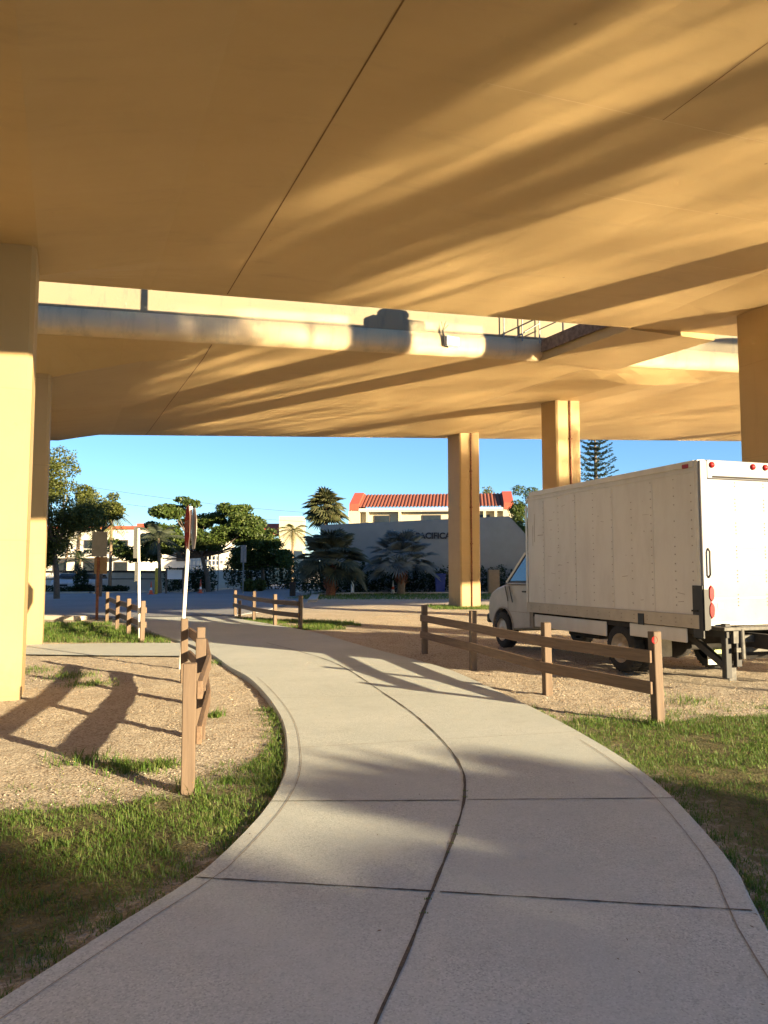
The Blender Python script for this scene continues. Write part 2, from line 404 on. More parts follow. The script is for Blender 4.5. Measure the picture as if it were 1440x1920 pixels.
def inpoly_np(X,Y,poly):
    r=np.zeros(X.shape,bool); n=len(poly); j=n-1
    for i in range(n):
        xi,yi=poly[i]; xj,yj=poly[j]
        if yi!=yj:
            c=((yi>Y)!=(yj>Y))&(X<(xj-xi)*(Y-yi)/(yj-yi)+xi); r^=c
        j=i
    return r
PATH=LP+RP[::-1]
leftside=[p for p in LP if p[1]<8.6]
GR={ # grass zones: polygon, density
 'front_left':([(-6,2.0),(-6,5.3),(-4.0,5.75),(-3.0,5.45),(-2.3,5.45),(-1.6,5.75),(-1.25,6.3),(-1.1,7.2),(-1.08,8.1)]+[(p[0]-.02,p[1]) for p in leftside[::-1]]+[(-2.3,1)],1.0),
 'front_right':([(p[0]+.03,p[1]) for p in RP if p[1]<8.7]+[(2.2,8.8),(3.0,8.6),(4.0,8.9),(5.5,9.3),(9,9.6),(9,1),(1.5,1)],1.0),
 'mid_left':([(-9.7,17.0),(-8.9,18.2),(-6.0,18.0),(-4.9,17.9),(-5.6,19.4),(-7.2,22.4),(-8.9,25.0),(-12,24.5),(-12,17)],.7),
 'fence_patch':([(-5.3,27.5),(-4.4,25.2),(-2.6,21.9),(-1.2,22.0),(-0.6,23.4),(-1.0,25.2),(-2.4,26.0)],.5),
 'verge':([(-6,46),(12,46),(14,60),(-5,60)],.5),
 'column_foot':([(2.2,34),(5.6,33.5),(6.6,37),(2.0,38)],.8)}
def grass_amount(X,Y):
    a=np.zeros(X.shape)
    for k,(poly,d) in GR.items(): a=np.maximum(a,inpoly_np(X,Y,poly)*d)
    return a
def turf_amount(X,Y):
    U=X*CP+Y*SP; V=-X*SP+Y*CP
    a=np.clip((1.6-V)/.8,0,1)*(Y<2.2); return a

# ------------------------------------------------------------------ ground sheet with the canal cut out
def axis(a0,a1,b0,b1,step,outer):
    A=list(np.arange(b0,b1+1e-6,step)); s=step; x=b1
    while x<a1: s=min(s*1.35,outer); x+=s; A.append(x)
    s=step; x=b0
    while x>a0: s=min(s*1.35,outer); x-=s; A.insert(0,x)
    return A
CU,CV=16.1,3.0
ua=axis(-1400,1400,-4.0,11.0,.11,120); va=axis(-900,1900,1.5,20,.11,120)
ua.append(CU); va.append(CV); ua=np.array(sorted(set(np.round(ua,4)))); va=np.array(sorted(set(np.round(va,4))))
UU,VV=np.meshgrid(ua,va,indexing='ij'); X=UU*CP-VV*SP; Y=UU*SP+VV*CP
gz=np.full(X.shape,-.05)
near=(np.hypot(X,Y-8)<45)
gr=np.mean([grass_amount(X+ox,Y+oy) for ox,oy in ((0,0),(.25,.1),(-.25,-.1),(.1,-.3),(-.1,.3),(.45,.3),(-.45,-.3),(.3,-.5),(-.3,.5))],0)
inp=inpoly_np(X,Y,PATH)
for i,j in zip(*np.nonzero(near)):
    p=(X[i,j],Y[i,j]); n=noise.noise((p[0]*.45,p[1]*.45,0))*.022+noise.noise((p[0]*2.3,p[1]*2.3,3))*.014
    if abs(p[0])<9 and p[1]<18: n+=noise.noise((p[0]*7,p[1]*7,5))*.016
    gz[i,j]+= n if not inp[i,j] else -.03
vid=np.arange(X.size).reshape(X.shape)
q=np.stack([vid[:-1,:-1],vid[1:,:-1],vid[1:,1:],vid[:-1,1:]],-1)
uc=(ua[:-1]+ua[1:])/2; vc=(va[:-1]+va[1:])/2
keep=~((uc[:,None]>CU)&(uc[:,None]<160)&(vc[None,:]<CV)&(vc[None,:]>-160))
gnd=np_mesh('ground',np.stack([X,Y,gz],-1).reshape(-1,3),q[keep].reshape(-1,4),M['ground'],None,True,{'grass':gr.ravel(),'turf':turf_amount(X,Y).ravel()})
tag(gnd,'pale shelly sand and dirt ground under the bridges','ground',kind='structure')
mb=MB(); mb.add([(*W(a,b),-.9) for a,b in ((CU-.3,-900),(300,-900),(300,CV+.3),(CU-.3,CV+.3))],[(0,1,2,3)])
tag(mb.build('water',M['water'],fix=False),'calm canal water beyond the seawall','water',kind='structure')
mb=MB()
mb.box((*W(CU-.15,-78),-1.0),(.3,162,2.3),PHI); mb.box((*W(CU+71.85,CV+.15),-1.0),(144,.3,2.3),PHI)
tag(mb.build('seawall',M['curb']),'low concrete seawall edging the canal','wall')

# ------------------------------------------------------------------ footpath
def strip(mb, A, B, zA=0.0, zB=0.0, mi=0):
    n=len(A); vs=[(p[0],p[1],zA) for p in A]+[(p[0],p[1],zB) for p in B]
    mb.add(vs,[(i,i+1,n+i+1,n+i) for i in range(n-1)],mi)
mb=MB()
# slab top subdivided across, edges rounded down
K=8; rows=[]
for k in range(K+1):
    t=k/K; rows.append([(a[0]*(1-t)+b[0]*t,a[1]*(1-t)+b[1]*t) for a,b in zip(LP,RP)])
def shrink(A,B,d): # move A toward B by d
    out=[]
    for a,b in zip(A,B):
        v=Vector((b[0]-a[0],b[1]-a[1])); v.normalize(); out.append((a[0]+v.x*d,a[1]+v.y*d))
    return out
Li=shrink(LP,RP,.015); Ri=shrink(RP,LP,.015)
rows[0]=Li; rows[-1]=Ri
for k in range(K): strip(mb,rows[k],rows[k+1])
strip(mb,LP,Li,-.015,0); strip(mb,Ri,RP,0,-.015); strip(mb,LP,LP,-.15,-.015); strip(mb,RP,RP,-.015,-.15)
path=mb.build('path',M['conc'],fix=False)
tag(path,'curving concrete footpath with a dark centre joint','path',kind='structure')
def ribbon(mb, pts, w, z, jit=0.0):
    A=[];B=[]
    for i,p in enumerate(pts):
        a=Vector(pts[max(i-1,0)]); b=Vector(pts[min(i+1,len(pts)-1)]); d=(b-a); d.normalize(); nrm=Vector((-d.y,d.x))
        ww=w*(1+random.uniform(-jit,jit)); o=random.uniform(-jit,jit)*w*.4
        A.append((p[0]+nrm.x*(ww/2+o),p[1]+nrm.y*(ww/2+o))); B.append((p[0]-nrm.x*(ww/2-o),p[1]-nrm.y*(ww/2-o)))
    strip(mb,A,B,z,z)
def lerp_line(a,b,n): return [(a[0]+(b[0]-a[0])*k/(n-1),a[1]+(b[1]-a[1])*k/(n-1)) for k in range(n)]
mb=MB(); ribbon(mb,CPL,.017,.004,.45)
ribbon(mb,lerp_line(gp(366,1646),gp(815,1672),30),.013,.0041,.5); ribbon(mb,lerp_line(gp(825,1673),gp(1410,1708),30),.012,.0041,.5)
ribbon(mb,lerp_line(gp(505,1503),gp(862,1501),30),.015,.0041,.4); ribbon(mb,lerp_line(gp(876,1500),gp(1262,1497),30),.012,.0041,.4)
jo=mb.build('path_joint',M['joint'],fix=False); tag(jo,'dark weedy joint lines in the concrete footpath','path joint',kind='structure')
mb=MB()
e1=shrink(LP,RP,.13); ribbon(mb,[p for p in e1 if 2<p[1]<12],.006,.004,.3)
e2=shrink(RP,LP,.14); ribbon(mb,[p for p in e2 if 2<p[1]<7.5],.006,.004,.3)
ribbon(mb,lerp_line(gp(528,1404),gp(1085,1372),20),.006,.0042); ribbon(mb,lerp_line(gp(512,1309),gp(985,1300),20),.006,.0042)
ribbon(mb,lerp_line(gp(470,1262),gp(830,1240),20),.008,.0042); ribbon(mb,lerp_line(gp(385,1215),gp(650,1190),20),.01,.0042)
tag(mb.build('path_score_line',M['score'],fix=False),'faint tooled lines scored in the footpath','path joint',kind='structure')
# side footpath to the left and the road
mb=MB()
sw=[(-3.4,14.9),(-5,14.95),(-8,15.3),(-14,16.0),(-30,17.8)]; sw2=[(-4.6,17.6),(-6,17.55),(-8.6,17.3),(-14,18.2),(-30,20)]
strip(mb,cat(sw,30),cat(sw2,30),.0-.008,-.008)
tag(mb.build('side_path',M['conc'],fix=False),'short concrete path branching left past the stop sign','path',kind='structure')
mb=MB()
road=[(-70,33),(-30,29.5),(-14.5,28.3),(-9.4,27.0),(-5.6,28.3),(-5.0,32),(-4.6,42),(-5.5,52),(-7.5,66),(-9,95),(-15.5,98),(-14,72),(-14.5,62),(-22,57.5),(-35,56),(-70,56)]
mb.add([(p[0],p[1],.0) for p in road],[tuple(range(len(road)))])
mb.add([(p[0],p[1],-.1) for p in road]+[(p[0],p[1],.0) for p in road],[(i,(i+1)%len(road),len(road)+(i+1)%len(road),len(road)+i) for i in range(len(road))])
tag(mb.build('road',M['asphalt'],fix=False),'grey asphalt street crossing beyond the footpath','road',kind='structure')
mb=MB()
k1=[(-70,32.2),(-30,28.8),(-14.5,27.6),(-10.2,26.4)]
for a,b in zip(k1,k1[1:]): mb.beam((*a,.03),(*b,.03),.5,.14)
k2=[(-15.2,63),(-22.3,58.6),(-35,57),(-70,57)]
for a,b in zip(k2,k2[1:]): mb.beam((*a,.02),(*b,.02),1.6,.16)
k3=[(-3.9,42),(-4.7,53),(-2,57),(6,58),(14,58)]
for a,b in zip(k3,k3[1:]): mb.beam((*a,.02),(*b,.02),.5,.14)
tag(mb.build('kerb',M['curb']),'pale concrete kerb along the street','kerb',kind='structure')
mb=MB(); mb.add([(*p,.006) for p in ((-4.4,54),(-2,57.4),(8,58.4),(8,63),(-2,63),(-5.5,60))],[tuple(range(6))])
tag(mb.build('paved_walk',M['paver'],fix=False),'reddish paved walk in front of the hedge','walk',kind='structure')

# ------------------------------------------------------------------ bridges
def pw(x,pts):
    if x<=pts[0][0]: return pts[0][1]
    for (a,b),(c,d) in zip(pts,pts[1:]):
        if x<=c: return b+(d-b)*(x-a)/(c-a)
    return pts[-1][1]
def deck_mesh(us, vs, zf, top, name, parent, mat):
    mb=MB(); n=len(vs)
    V=[(u,v,zf(u,v)) for u in us for v in vs]
    mb.add(V,[(i*n+j,i*n+j+1,(i+1)*n+j+1,(i+1)*n+j) for i in range(len(us)-1) for j in range(n-1)])
    return mb.build(name,mat,parent,fix=False)
V1N,V1F=2.2,14.2
def z1b(u,v): return 6.57+.058*u-.015*(14.2-v)
def z1(u,v):
    D=pw(u,[(-3.6,0),(-1.6,.52),(-.5,.52),(.2,.36),(1.2,.14),(2.57,0),(11.9,0),(13.2,.16),(14.4,.16),(16.5,0)])
    w=pw(v,[(2.5,0),(4.0,1),(12.2,1),(13.9,0)]); return z1b(u,v)-D*w
V2N,V2F=17.5,35.0
def z2b(u,v): return 6.72+.0575*u+.039*(v-17.5)
def z2(u,v):
    D=pw(u,[(-3.6,0),(-1.6,.68),(-.5,.68),(.3,.48),(1.5,.22),(3.0,.06),(4.5,0),(13.9,0),(16.0,.24),(17.2,.24),(19.6,0),(34.3,0),(37.0,.3),(38.5,.3),(41,0)])
    w=pw(v,[(17.8,0),(19.0,1),(20.5,.9),(26,.5),(33,.7),(34.75,0)]); return z2b(u,v)-D*w
def breaks(lst, a, b, step):
    s=set(np.round(lst,3)); x=a
    while x<=b: s.add(round(x,3)); x+=step
    s.add(b); return sorted(s)
def make_bridge(name,label,zf,zb,vn,vf,uks,vks,lamps=False):
    root=thing(name,label,'bridge',(0,0,0),PHI)
    us=breaks(uks,-60,75,1.0); us=[u for u in us if -60<=u<=75]; vs=breaks(vks,vn+.22,vf-.22,.6)
    mb=MB(); n=len(vs)
    V=[(u,v,zf(u,v)) for u in us for v in vs]
    mb.add(V,[(i*n+j,i*n+j+1,(i+1)*n+j+1,(i+1)*n+j) for i in range(len(us)-1) for j in range(n-1)])
    # upper road slab closes the box
    V=[(u,v,zb(u,v)+.62) for u in us for v in (vn+.35,vf-.35)]
    mb.add(V,[(i*2,i*2+2,i*2+3,i*2+1) for i in range(len(us)-1)])
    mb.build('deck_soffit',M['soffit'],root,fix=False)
    # edge beams with a rounded lower corner, then parapets
    for nm,ve,sg in (('near',vn,1),('far',vf,-1)):
        mb=MB(); prof=[(.23,0.0)]+[(.23-.23*math.sin(t),.23-.23*math.cos(t)) for t in [PI/2*k/7 for k in range(1,8)]]+[(0,.50),(.04,.515),(.04,.56),(.5,.56)]
        m=len(prof); ring=[(u, ve+sg*p[0], zb(u,ve+sg*.23)+p[1]*1.0) for u in us for p in prof]
        mb.add(ring,[(i*m+j,i*m+j+1,(i+1)*m+j+1,(i+1)*m+j) for i in range(len(us)-1) for j in range(m-1)],0,True)
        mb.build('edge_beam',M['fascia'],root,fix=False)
        mb=MB(); prof=[(.05,.5605),(.05,1.10),(.065,1.11),(.065,1.13),(.05,1.14),(.05,1.40),(.02,1.42),(.02,1.52),(.34,1.52),(.34,.5605)]
        m=len(prof); ring=[(u, ve+sg*p[0], zb(u,ve)+p[1]) for u in us for p in prof]
        mb.add(ring,[(i*m+j,i*m+j+1,(i+1)*m+j+1,(i+1)*m+j) for i in range(len(us)-1) for j in range(m-1)])
        mb.build('parapet',M['parapet'],root,fix=False)
        if vf>30 and sg<0:
            mb=MB(); uq=[u for u in us if u>27]; ring=[(u,ve+sg*q,zb(u,ve)+zz) for u in uq for q,zz in ((.1,1.52),(.1,2.5),(.16,2.5),(.16,1.52))]; mb.add(ring,[(i*4+j,i*4+j+1,(i+1)*4+j+1,(i+1)*4+j) for i in range(len(uq)-1) for j in range(3)]); mb.build('shade_panel',M['parapet'],root,fix=False)  # unseen panel added above the parapet to keep the lettered wall shaded
    return root
def column(root, uc, vc, zf, w=1.06, d=1.1, pipe=False, cham=.06):
    z=zf(uc,vc); mb=MB(); a,b=w/2,d/2; k=cham
    poly=[(-a+k,-b),(a-k,-b),(a,-b+k),(a,b-k),(a-k,b),(-a+k,b),(-a,b-k),(-a,-b+k)]
    mb.prism(poly,[-.3,z+.12],lambda p,t:(uc+p[0],vc+p[1],t))
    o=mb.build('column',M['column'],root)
    if pipe:
        mb=MB(); mb.tube([(uc+.03,vc-b-.04,.0),(uc+.03,vc-b-.04,z+.02)],.035,8)
        for zz in (1.2,2.9,4.6,6.3): mb.box((uc+.03,vc-b-.035,zz),(.12,.07,.05))
        mb.build('drain_pipe',M['boots'],o)
    return o
def seam(root,pts,zf,w,name,mat,dz=.004):
    mb=MB()
    for (u0,v0),(u1,v1) in zip(pts,pts[1:]):
        n=max(2,int(max(abs(u1-u0),abs(v1-v0))/.3)); 
        P=[(u0+(u1-u0)*k/n,v0+(v1-v0)*k/n) for k in range(n+1)]
        dx,dy=(u1-u0),(v1-v0); L=math.hypot(dx,dy); nx,ny=-dy/L*w/2,dx/L*w/2
        vs=[(p[0]+s*nx,p[1]+s*ny,zf(p[0]+s*nx,p[1]+s*ny)-dz) for p in P for s in (-1,1)]
        mb.add(vs,[(i*2,i*2+1,i*2+3,i*2+2) for i in range(n)])
    return mb.build(name,mat,root,fix=False)
b1=make_bridge('road_bridge','tan concrete bridge overhead whose wide underside fills the upper view',z1,z1b,V1N,V1F,[-3.6,-1.6,-.5,.2,1.2,2.57,11.9,13.2,14.4,16.5],[2.5,4.0,12.2,13.0,13.9])
column(b1,-1.05,11.62,z1,1.06,1.12); column(b1,-1.05,4.3,z1,1.06,1.12)
column(b1,13.85,11.78,z1,1.1,.95); column(b1,14.1,4.2,z1,1.15,1.15)
seam(b1,[(2.57,2.6),(2.57,13.9)],z1,.020,'joint_seam',M['seam'])
seam(b1,[(3.9,6.66),(13,6.66)],z1,.012,'form_seam',M['thinseam']); seam(b1,[(6.5,8.5),(14,8.5)],z1,.012,'form_seam',M['thinseam'])
seam(b1,[(6.22,2.6),(6.22,6.66)],z1,.012,'form_seam',M['seam']); seam(b1,[(6.0,12.2),(12,12.2)],z1,.010,'form_seam',M['thinseam']); seam(b1,[(9,10.3),(12.6,10.3)],z1,.010,'form_seam',M['thinseam'])
# lamp pedestals and a lamp post on the far parapet of the near bridge
def zt(u): return z1b(u,14.2)+1.52
mb=MB()
mb.box((9.35,14.02,zt(9.35)+.12),(1.5,.5,.24),bev=.05); mb.box((9.3,14.02,zt(9.3)+.36),(.75,.42,.24),bev=.08); mb.lathe([(.20,.0),(.26,.1),(.16,.25),(.14,.9),(.22,1.0),(.2,1.15),(.05,1.25)],(9.3,14.02,zt(9.3)+.48),'z',14)
mb.build('parapet_pedestal',M['fascia'],b1)
mb=MB(); mb.tube([(3.25,14.02,zt(3.25)),(3.25,14.02,zt(3.25)+5)],[.075,.05],8); mb.build('lamp_post',M['galv'],b1)
mb=MB(); seg=[(x,.42*max(0,1-((x-21.0)/2.3)**2)) for x in np.linspace(18.7,23.3,19)]
mb.prism([(x,0) for x,_ in seg[::-1]]+[(x,h) for x,h in seg],[13.88,14.15],lambda p,t:(p[0],t,zt(p[0])+p[1])); mb.build('arched_panel',M['fascia'],b1)
b2=make_bridge('road_bridge','tan concrete bridge behind, seen through the gap, its pale parapet in sun',z2,z2b,V2N,V2F,[-3.6,-1.6,-.5,.3,1.5,3,4.5,13.9,16,17.2,19.6,34.3,37,38.5,41],[17.8,19,20.5,26,33,34.75])
column(b2,-1.02,19.5,z2,1.06,1.2); column(b2,-2.3,31.0,z2,1.06,1.2)
column(b2,16.3,22.95,z2,1.02,1.0,True); column(b2,17.3,32.2,z2,1.05,1.3,True)
column(b2,37.8,23,z2); column(b2,38.5,32,z2)
seam(b2,[(2.95,17.8),(2.95,34.6)],z2,.026,'joint_seam',M['seam'])
seam(b2,[(13.9,17.9),(13.9,34.7)],z2,.05,'form_seam',M['thinseam'],.012); seam(b2,[(19.6,18),(19.6,34.7)],z2,.05,'form_seam',M['thinseam'],.012)
# pier cap bridging the gap with a stained walkway slab and a handrail
mb=MB()
zc=lambda u:z2b(u,17.5)
mb.prism([(11.9,zc(12)-.02),(14.5,zc(14)-.10),(14.5,zc(14)+.42),(11.9,zc(12)+.36)],[14.0,17.7],lambda p,t:(p[0],t,p[1]-.17*(17.5-t)/3.5))
mb.build('pier_cap',M['soffit'],b2)
mb=MB(); mb.beam((11.84,14.0,zc(12)+.22),(11.84,17.45,zc(12)+.36),.06,.34); mb.build('stained_slab_edge',M['stain'],b2)
mb=MB(); zr=zc(11)+.58
for u in (10.62,11.2,11.75):
    mb.tube([(u,17.43,zr-.1),(u,17.43,zr+.62)],.022,6)
mb.tube([(10.6,17.43,zr+.62),(11.78,17.43,zr+.65)],.022,6); mb.tube([(10.95,17.43,zr-.06),(11.75,17.43,zr+.45)],.018,6)
for v in (16.4,15.2,14.3): mb.tube([(11.78,v,zr-.05),(11.78,v,zr+.62)],.022,6)
mb.tube([(11.78,17.43,zr+.65),(11.78,14.2,zr+.55)],.022,6); mb.tube([(11.78,17.43,zr+.3),(11.78,14.2,zr+.2)],.018,6)
mb.build('handrail',M['galv'],b2)
mb=MB(); zz=zc(9.0)
mb.box((9.06,17.43,zz+.33),(.36,.16,.24),bev=.015); mb.build('junction_box',M['signwhite'],b2)
mb=MB(); mb.tube([(8.8,17.46,zz+.62),(8.82,17.43,zz+.45),(8.84,17.44,zz+.2),(8.95,17.44,zz+.18)],.03,6); mb.build('conduit',M['dark'],b2)
mb=MB()
for k in range(4): mb.tube([(8.82,17.46,zz+.6),(8.82+.1*math.cos(k*1.7),17.36,zz+.74+.03*k)],.008,4)
mb.build('weed_tuft',M['leafD'],b2)

# ------------------------------------------------------------------ wooden fences
def fence(label, posts, hgt, side, railh=(.36,.70), pw_=.10, ends=(True,True), reflector=None, short=None):
    root=thing('wooden_fence',label,'fence',(posts[0][0],posts[0][1],0),0,'low wooden post and rail fences along the footpath')
    ox,oy=posts[0]; n=len(posts)
    for i,(x,y) in enumerate(posts):
        a=Vector(posts[max(i-1,0)]); b=Vector(posts[min(i+1,n-1)]); ang=math.atan2(b.y-a.y,b.x-a.x)
        h=hgt+random.uniform(-.02,.02)
        mb=MB(); mb.box((0,0,h/2-.1),(pw_,pw_,h+.2),bev=.006)
        o=mb.build('post',M['post'],root,(x-ox,y-oy,0)); o.rotation_euler=(random.uniform(-.012,.012),random.uniform(-.015,.015),ang)
        if reflector==i:
            mb=MB(); mb.lathe([(.0,.008),(.036,.006),(.04,.0)],(0,0,0),'x',16); r=mb.build('reflector',M['lens'],o,(-pw_/2-.002,0,h-.07)); r.rotation_euler=(0,0,PI)
    for i in range(n-1):
        a=Vector(posts[i]); b=Vector(posts[i+1]); d=b-a; L=d.length; d.normalize(); nr=Vector((d.y,-d.x))*side
        for z in railh:
            off=nr*(pw_/2+.024)
            e=.04
            mb=MB(); mb.box((0,0,0),(L+2*e*(1 if i in(0,n-2) else .8)-.06*(n>2),.042,.135),bev=.005)
            m=(a+b)/2+off-Vector((ox,oy))
            o=mb.build('rail',M['wood'],root,(m.x,m.y,z+random.uniform(-.008,.008))); o.rotation_euler=(random.uniform(-.02,.02),random.uniform(-.006,.006),math.atan2(d.y,d.x))
    return root
fence('weathered wooden fence on the left, seen end-on beside the footpath bend',[(-1.47,5.9),(-1.82,7.75),(-2.3,9.7),(-2.98,11.6)],.92,1)
f2=fence('long brown wooden fence with a red reflector between path and truck',[(2.98,8.5),(2.19,10.45),(1.5,13.1),(.82,15.6)],.93,-1,(.34,.68),.105,reflector=None)
fence('wooden fence on the sandy patch before the silvery palms',[(-2.38,22.01),(-3.29,23.4),(-4.35,25.9),(-5.56,28.9)],.93,-1)
fence('small wooden fence in the grass behind the stop sign',[(-5.68,18.2),(-6.56,19.9),(-7.59,22.01),(-8.95,25.0)],.93,1)
# red reflector on the near post of the long fence
mb=MB(); mb.lathe([(.0,.008),(.036,.006),(.04,.0)],(0,0,0),'y',16)
rf=mb.build('reflector',M['lens'],f2,(-.035,-.062,.86)); rf.rotation_euler=(PI,0,math.atan2(1.95,-.79)-PI/2+PI)
mb=MB(); mb.box((0,0,.25),(.1,.1,.6),bev=.006); so=mb.build('wooden_stub_post',M['post']); so.location=(-5.3,28.4,0)
tag(so,'short pale wooden stub post beside the far fence end','post')
mb=MB(); mb.box((0,0,.5),(.3,.3,1.1),bev=.02); so=mb.build('dark_bollard',M['dark']); so.location=(-14.6,32.6,0)
tag(so,'dark square bollard close behind the left columns','bollard')

# ------------------------------------------------------------------ signs
def rotz(o,a): o.rotation_euler=(0,0,a)
st=thing('stop_sign','red octagonal stop sign turned almost edge-on on a white post','sign',(-3.45,13.15,0))
mb=MB(); mb.tube([(0,0,-.2),(.10,0,2.1),(.13,0,2.72)],.032,10); mb.build('post',M['whitepost'],st)
def octa(r): return [(r*math.cos(PI/8+k*PI/4),r*math.sin(PI/8+k*PI/4)) for k in range(8)]
zs=2.36; na=R(160)   # facing
na=math.atan2(-math.cos(R(247-0))*-1, 0) if False else 0
nx,ny=math.sin(R(-111)),math.cos(R(-111)); ang=math.atan2(ny,nx)
sg=bpy.data.objects.new('sign_plate',None)
mb=MB(); mb.prism(octa(.40),[.0,.006],lambda p,t:(t,p[0],p[1]),0); mb.prism(octa(.372),[.0061,.0085],lambda p,t:(t,p[0],p[1]),1)
pl=mb.build('sign_face',[M['faded'],M['red']],st,(.13+nx*.05,ny*.05,zs)); rotz(pl,ang)
me=text_mesh('STOP',.30,.004); me.materials.clear(); me.materials.append(M['faded'])
tx=link(bpy.data.objects.new('lettering',me),pl); tx.location=(.0115,0,0); tx.rotation_euler=(PI/2,0,PI/2)
mb=MB(); mb.prism(octa(.38),[-.004,.004],lambda p,t:(t,p[0],p[1]),0)
pb=mb.build('back_plate',M['signback'],st,(.13-nx*.06,-ny*.06,zs-.02)); rotz(pb,ang)
s2=thing('road_sign','slim white post with two edge-on signs left of the stop sign','sign',(-5.88,18.68,0),R(9))
mb=MB(); mb.tube([(0,0,-.2),(-.10,0,2.65)],.035,8); mb.build('post',M['whitepost'],s2)
mb=MB(); mb.box((-.13,0,2.3),(.05,.6,.75)); mb.build('sign_panel',M['signdark'],s2)
mb=MB(); mb.box((-.1,0,1.6),(.05,.45,.45)); mb.build('sign_panel',M['signdark'],s2)
s3=thing('notice_sign','tan backed double sign board on a rusty post by the street','sign',(-9.8,26.4,0))
mb=MB(); mb.tube([(0,0,-.2),(0,0,2.1)],.05,8); mb.build('post',M['boots'],s3)
mb=MB(); mb.box((.0,.07,2.55),(.52,.03,.86)); mb.build('sign_panel',M['signback'],s3)
mb=MB(); mb.box((.06,.0+.07,1.82),(.44,.03,.58)); mb.build('sign_panel',M['signtan'],s3)
mb=MB(); mb.beam((0,.04,2.1),(0,.04,2.9),.05,.05); mb.build('bracket',M['signback'],s3)

# ------------------------------------------------------------------ box truck
def wheel(parent, name, x, y, r=.375, w=.22, out=1, dual=False):
    mb=MB()
    prof=[(r*.62,-w/2),(r*.86,-w/2),(r*.97,-w/2+.02),(r,-w/2+.05),(r,w/2-.05),(r*.97,w/2-.02),(r*.86,w/2),(r*.62,w/2)]
    mb.lathe(prof,(0,0,0),'y',32)
    for k in range(32):
        a=2*PI*k/32
        mb.box((math.cos(a)*r*.995,0,math.sin(a)*r*.995),(.02,w*.8,.012),M=Matrix.Rotation(-a,3,'Y'))
    wo=mb.build(name,M['rubber'],parent,(x,y,r))
    mb=MB(); s=out
    if dual: prof=[(r*.62,s*w/2*.98),(r*.58,s*w/2*.7),(r*.52,-s*w*.1),(r*.30,-s*w*.15),(r*.26,s*w*.25),(r*.2,s*w*.45),(0,s*w*.47)]
    else: prof=[(r*.62,s*w/2*.98),(r*.58,s*w/2*.75),(r*.5,s*w*.35),(r*.3,s*w*.5),(r*.17,s*w*.5),(r*.15,s*w*.62),(0,s*w*.64)]
    mb.lathe(prof,(0,0,0),'y',24)
    mb.build('rim',M['rim'],wo)
    return wo
TL,TW,ZB,ZT=4.95,2.25,.86,3.16
fw=Vector((-.317,.948)); ta=math.atan2(fw.y,fw.x)
tr=thing('box_truck','white cargo box truck parked on the gravel beside the wooden fence','truck',(4.375,10.62,0),ta)
# local: x forward from the rear, y left is 0 at the left side and negative to the right
def Tm(p): return p
mb=MB()
# cargo box shell: side profile with rounded nose corners
r=.20
nose=[(TL,ZB)]+[(TL-r+r*math.sin(t),ZT-r+r*math.cos(t)) for t in [PI/2-PI/2*k/6 for k in range(7)]]
side=[(0.0,ZB)]+nose+[(0.0,ZT)]
# plan rounding of nose through narrower ends
ext=[0.0,-.012,-TW+.012,-TW]
def shell(p,t):
    k=.012 if t in (0.0,-TW) else 0
    x=p[0]-(.10 if (t in (0.0,-TW) and p[0]>TL-.25) else 0)
    return (x,t,p[1])
mb.prism(side,[-.0,-.12,-TW+.12,-TW],lambda p,t:((p[0]-(.14 if p[0]>TL-.19 and t in(-.0,-TW) else 0)),t,p[1]))
for xs in (1.0,2.02,3.12,4.2): # panel seams proud battens
    mb.box((xs,.002,(ZB+ZT)/2-.02),(.012,.008,ZT-ZB-.34),mi=0)
for xs in (.14,.5,.55+.47,1.5,2.02,2.55,3.1,3.66,4.2):
    n=16
    for k in range(n):
        z=ZB+.2+(ZT-ZB-.36)*(k+.5)/n+random.uniform(-.01,.01)
        if random.random()<.12: continue
        mb.box((xs+.02,.004,z),(.014,.008,.014),mi=1)
bx=mb.build('cargo_box',[M['truck'],M['rivet']],tr)
# scuffs and dents on the side
mb=MB()
for _ in range(26):
    x=random.uniform(.3,4.6); z=random.uniform(1.1,2.9); l=random.uniform(.02,.16)
    mb.box((x,.0035,z),(l,.002,random.uniform(.004,.010)),M=Matrix.Rotation(random.uniform(-.2,.2),3,'Y'))
mb.box((4.55,.0035,2.45),(.012,.002,.55)); mb.box((4.62,.0035,2.3),(.008,.002,.4)); mb.box((4.33,.0035,2.3),(.2,.002,.012))
tag(mb.build('scuff_marks',M['rivet'],bx),kind='stuff')
mb=MB(); mb.box((TL/2-.08,.012,ZT-.045),(TL-.3,.03,.09),bev=.006); mb.box((TL/2-.08,.008,ZT-.15),(TL-.3,.016,.03),bev=.003)
mb.beam((TL-.17,.012,ZT-.08),(TL-.05,-.02,ZT-.20),.03,.05)
mb.build('roof_rail',M['truck'],tr)
mb=MB(); mb.box((.035,.006,(ZB+ZT)/2+.2),(.07,.014,ZT-ZB-.42)); mb.build('corner_post',M['alu'],tr)
mb=MB(); mb.box((TL-.09,.006,(ZB+ZT)/2-.1),(.06,.014,ZT-ZB-.3)); mb.build('corner_post',M['alu'],tr)
mb=MB(); mb.box((TL/2-.02,.012,ZB+.05),(TL-.14,.026,.19),bev=.006)
for xs in np.arange(.2,4.7,.32):
    for dz in (-.03,.03): mb.box((xs,.027,ZB+.05+dz),(.016,.008,.016),mi=1)
mb.build('skirt_rail',[M['skirt'],M['rivet']],tr)
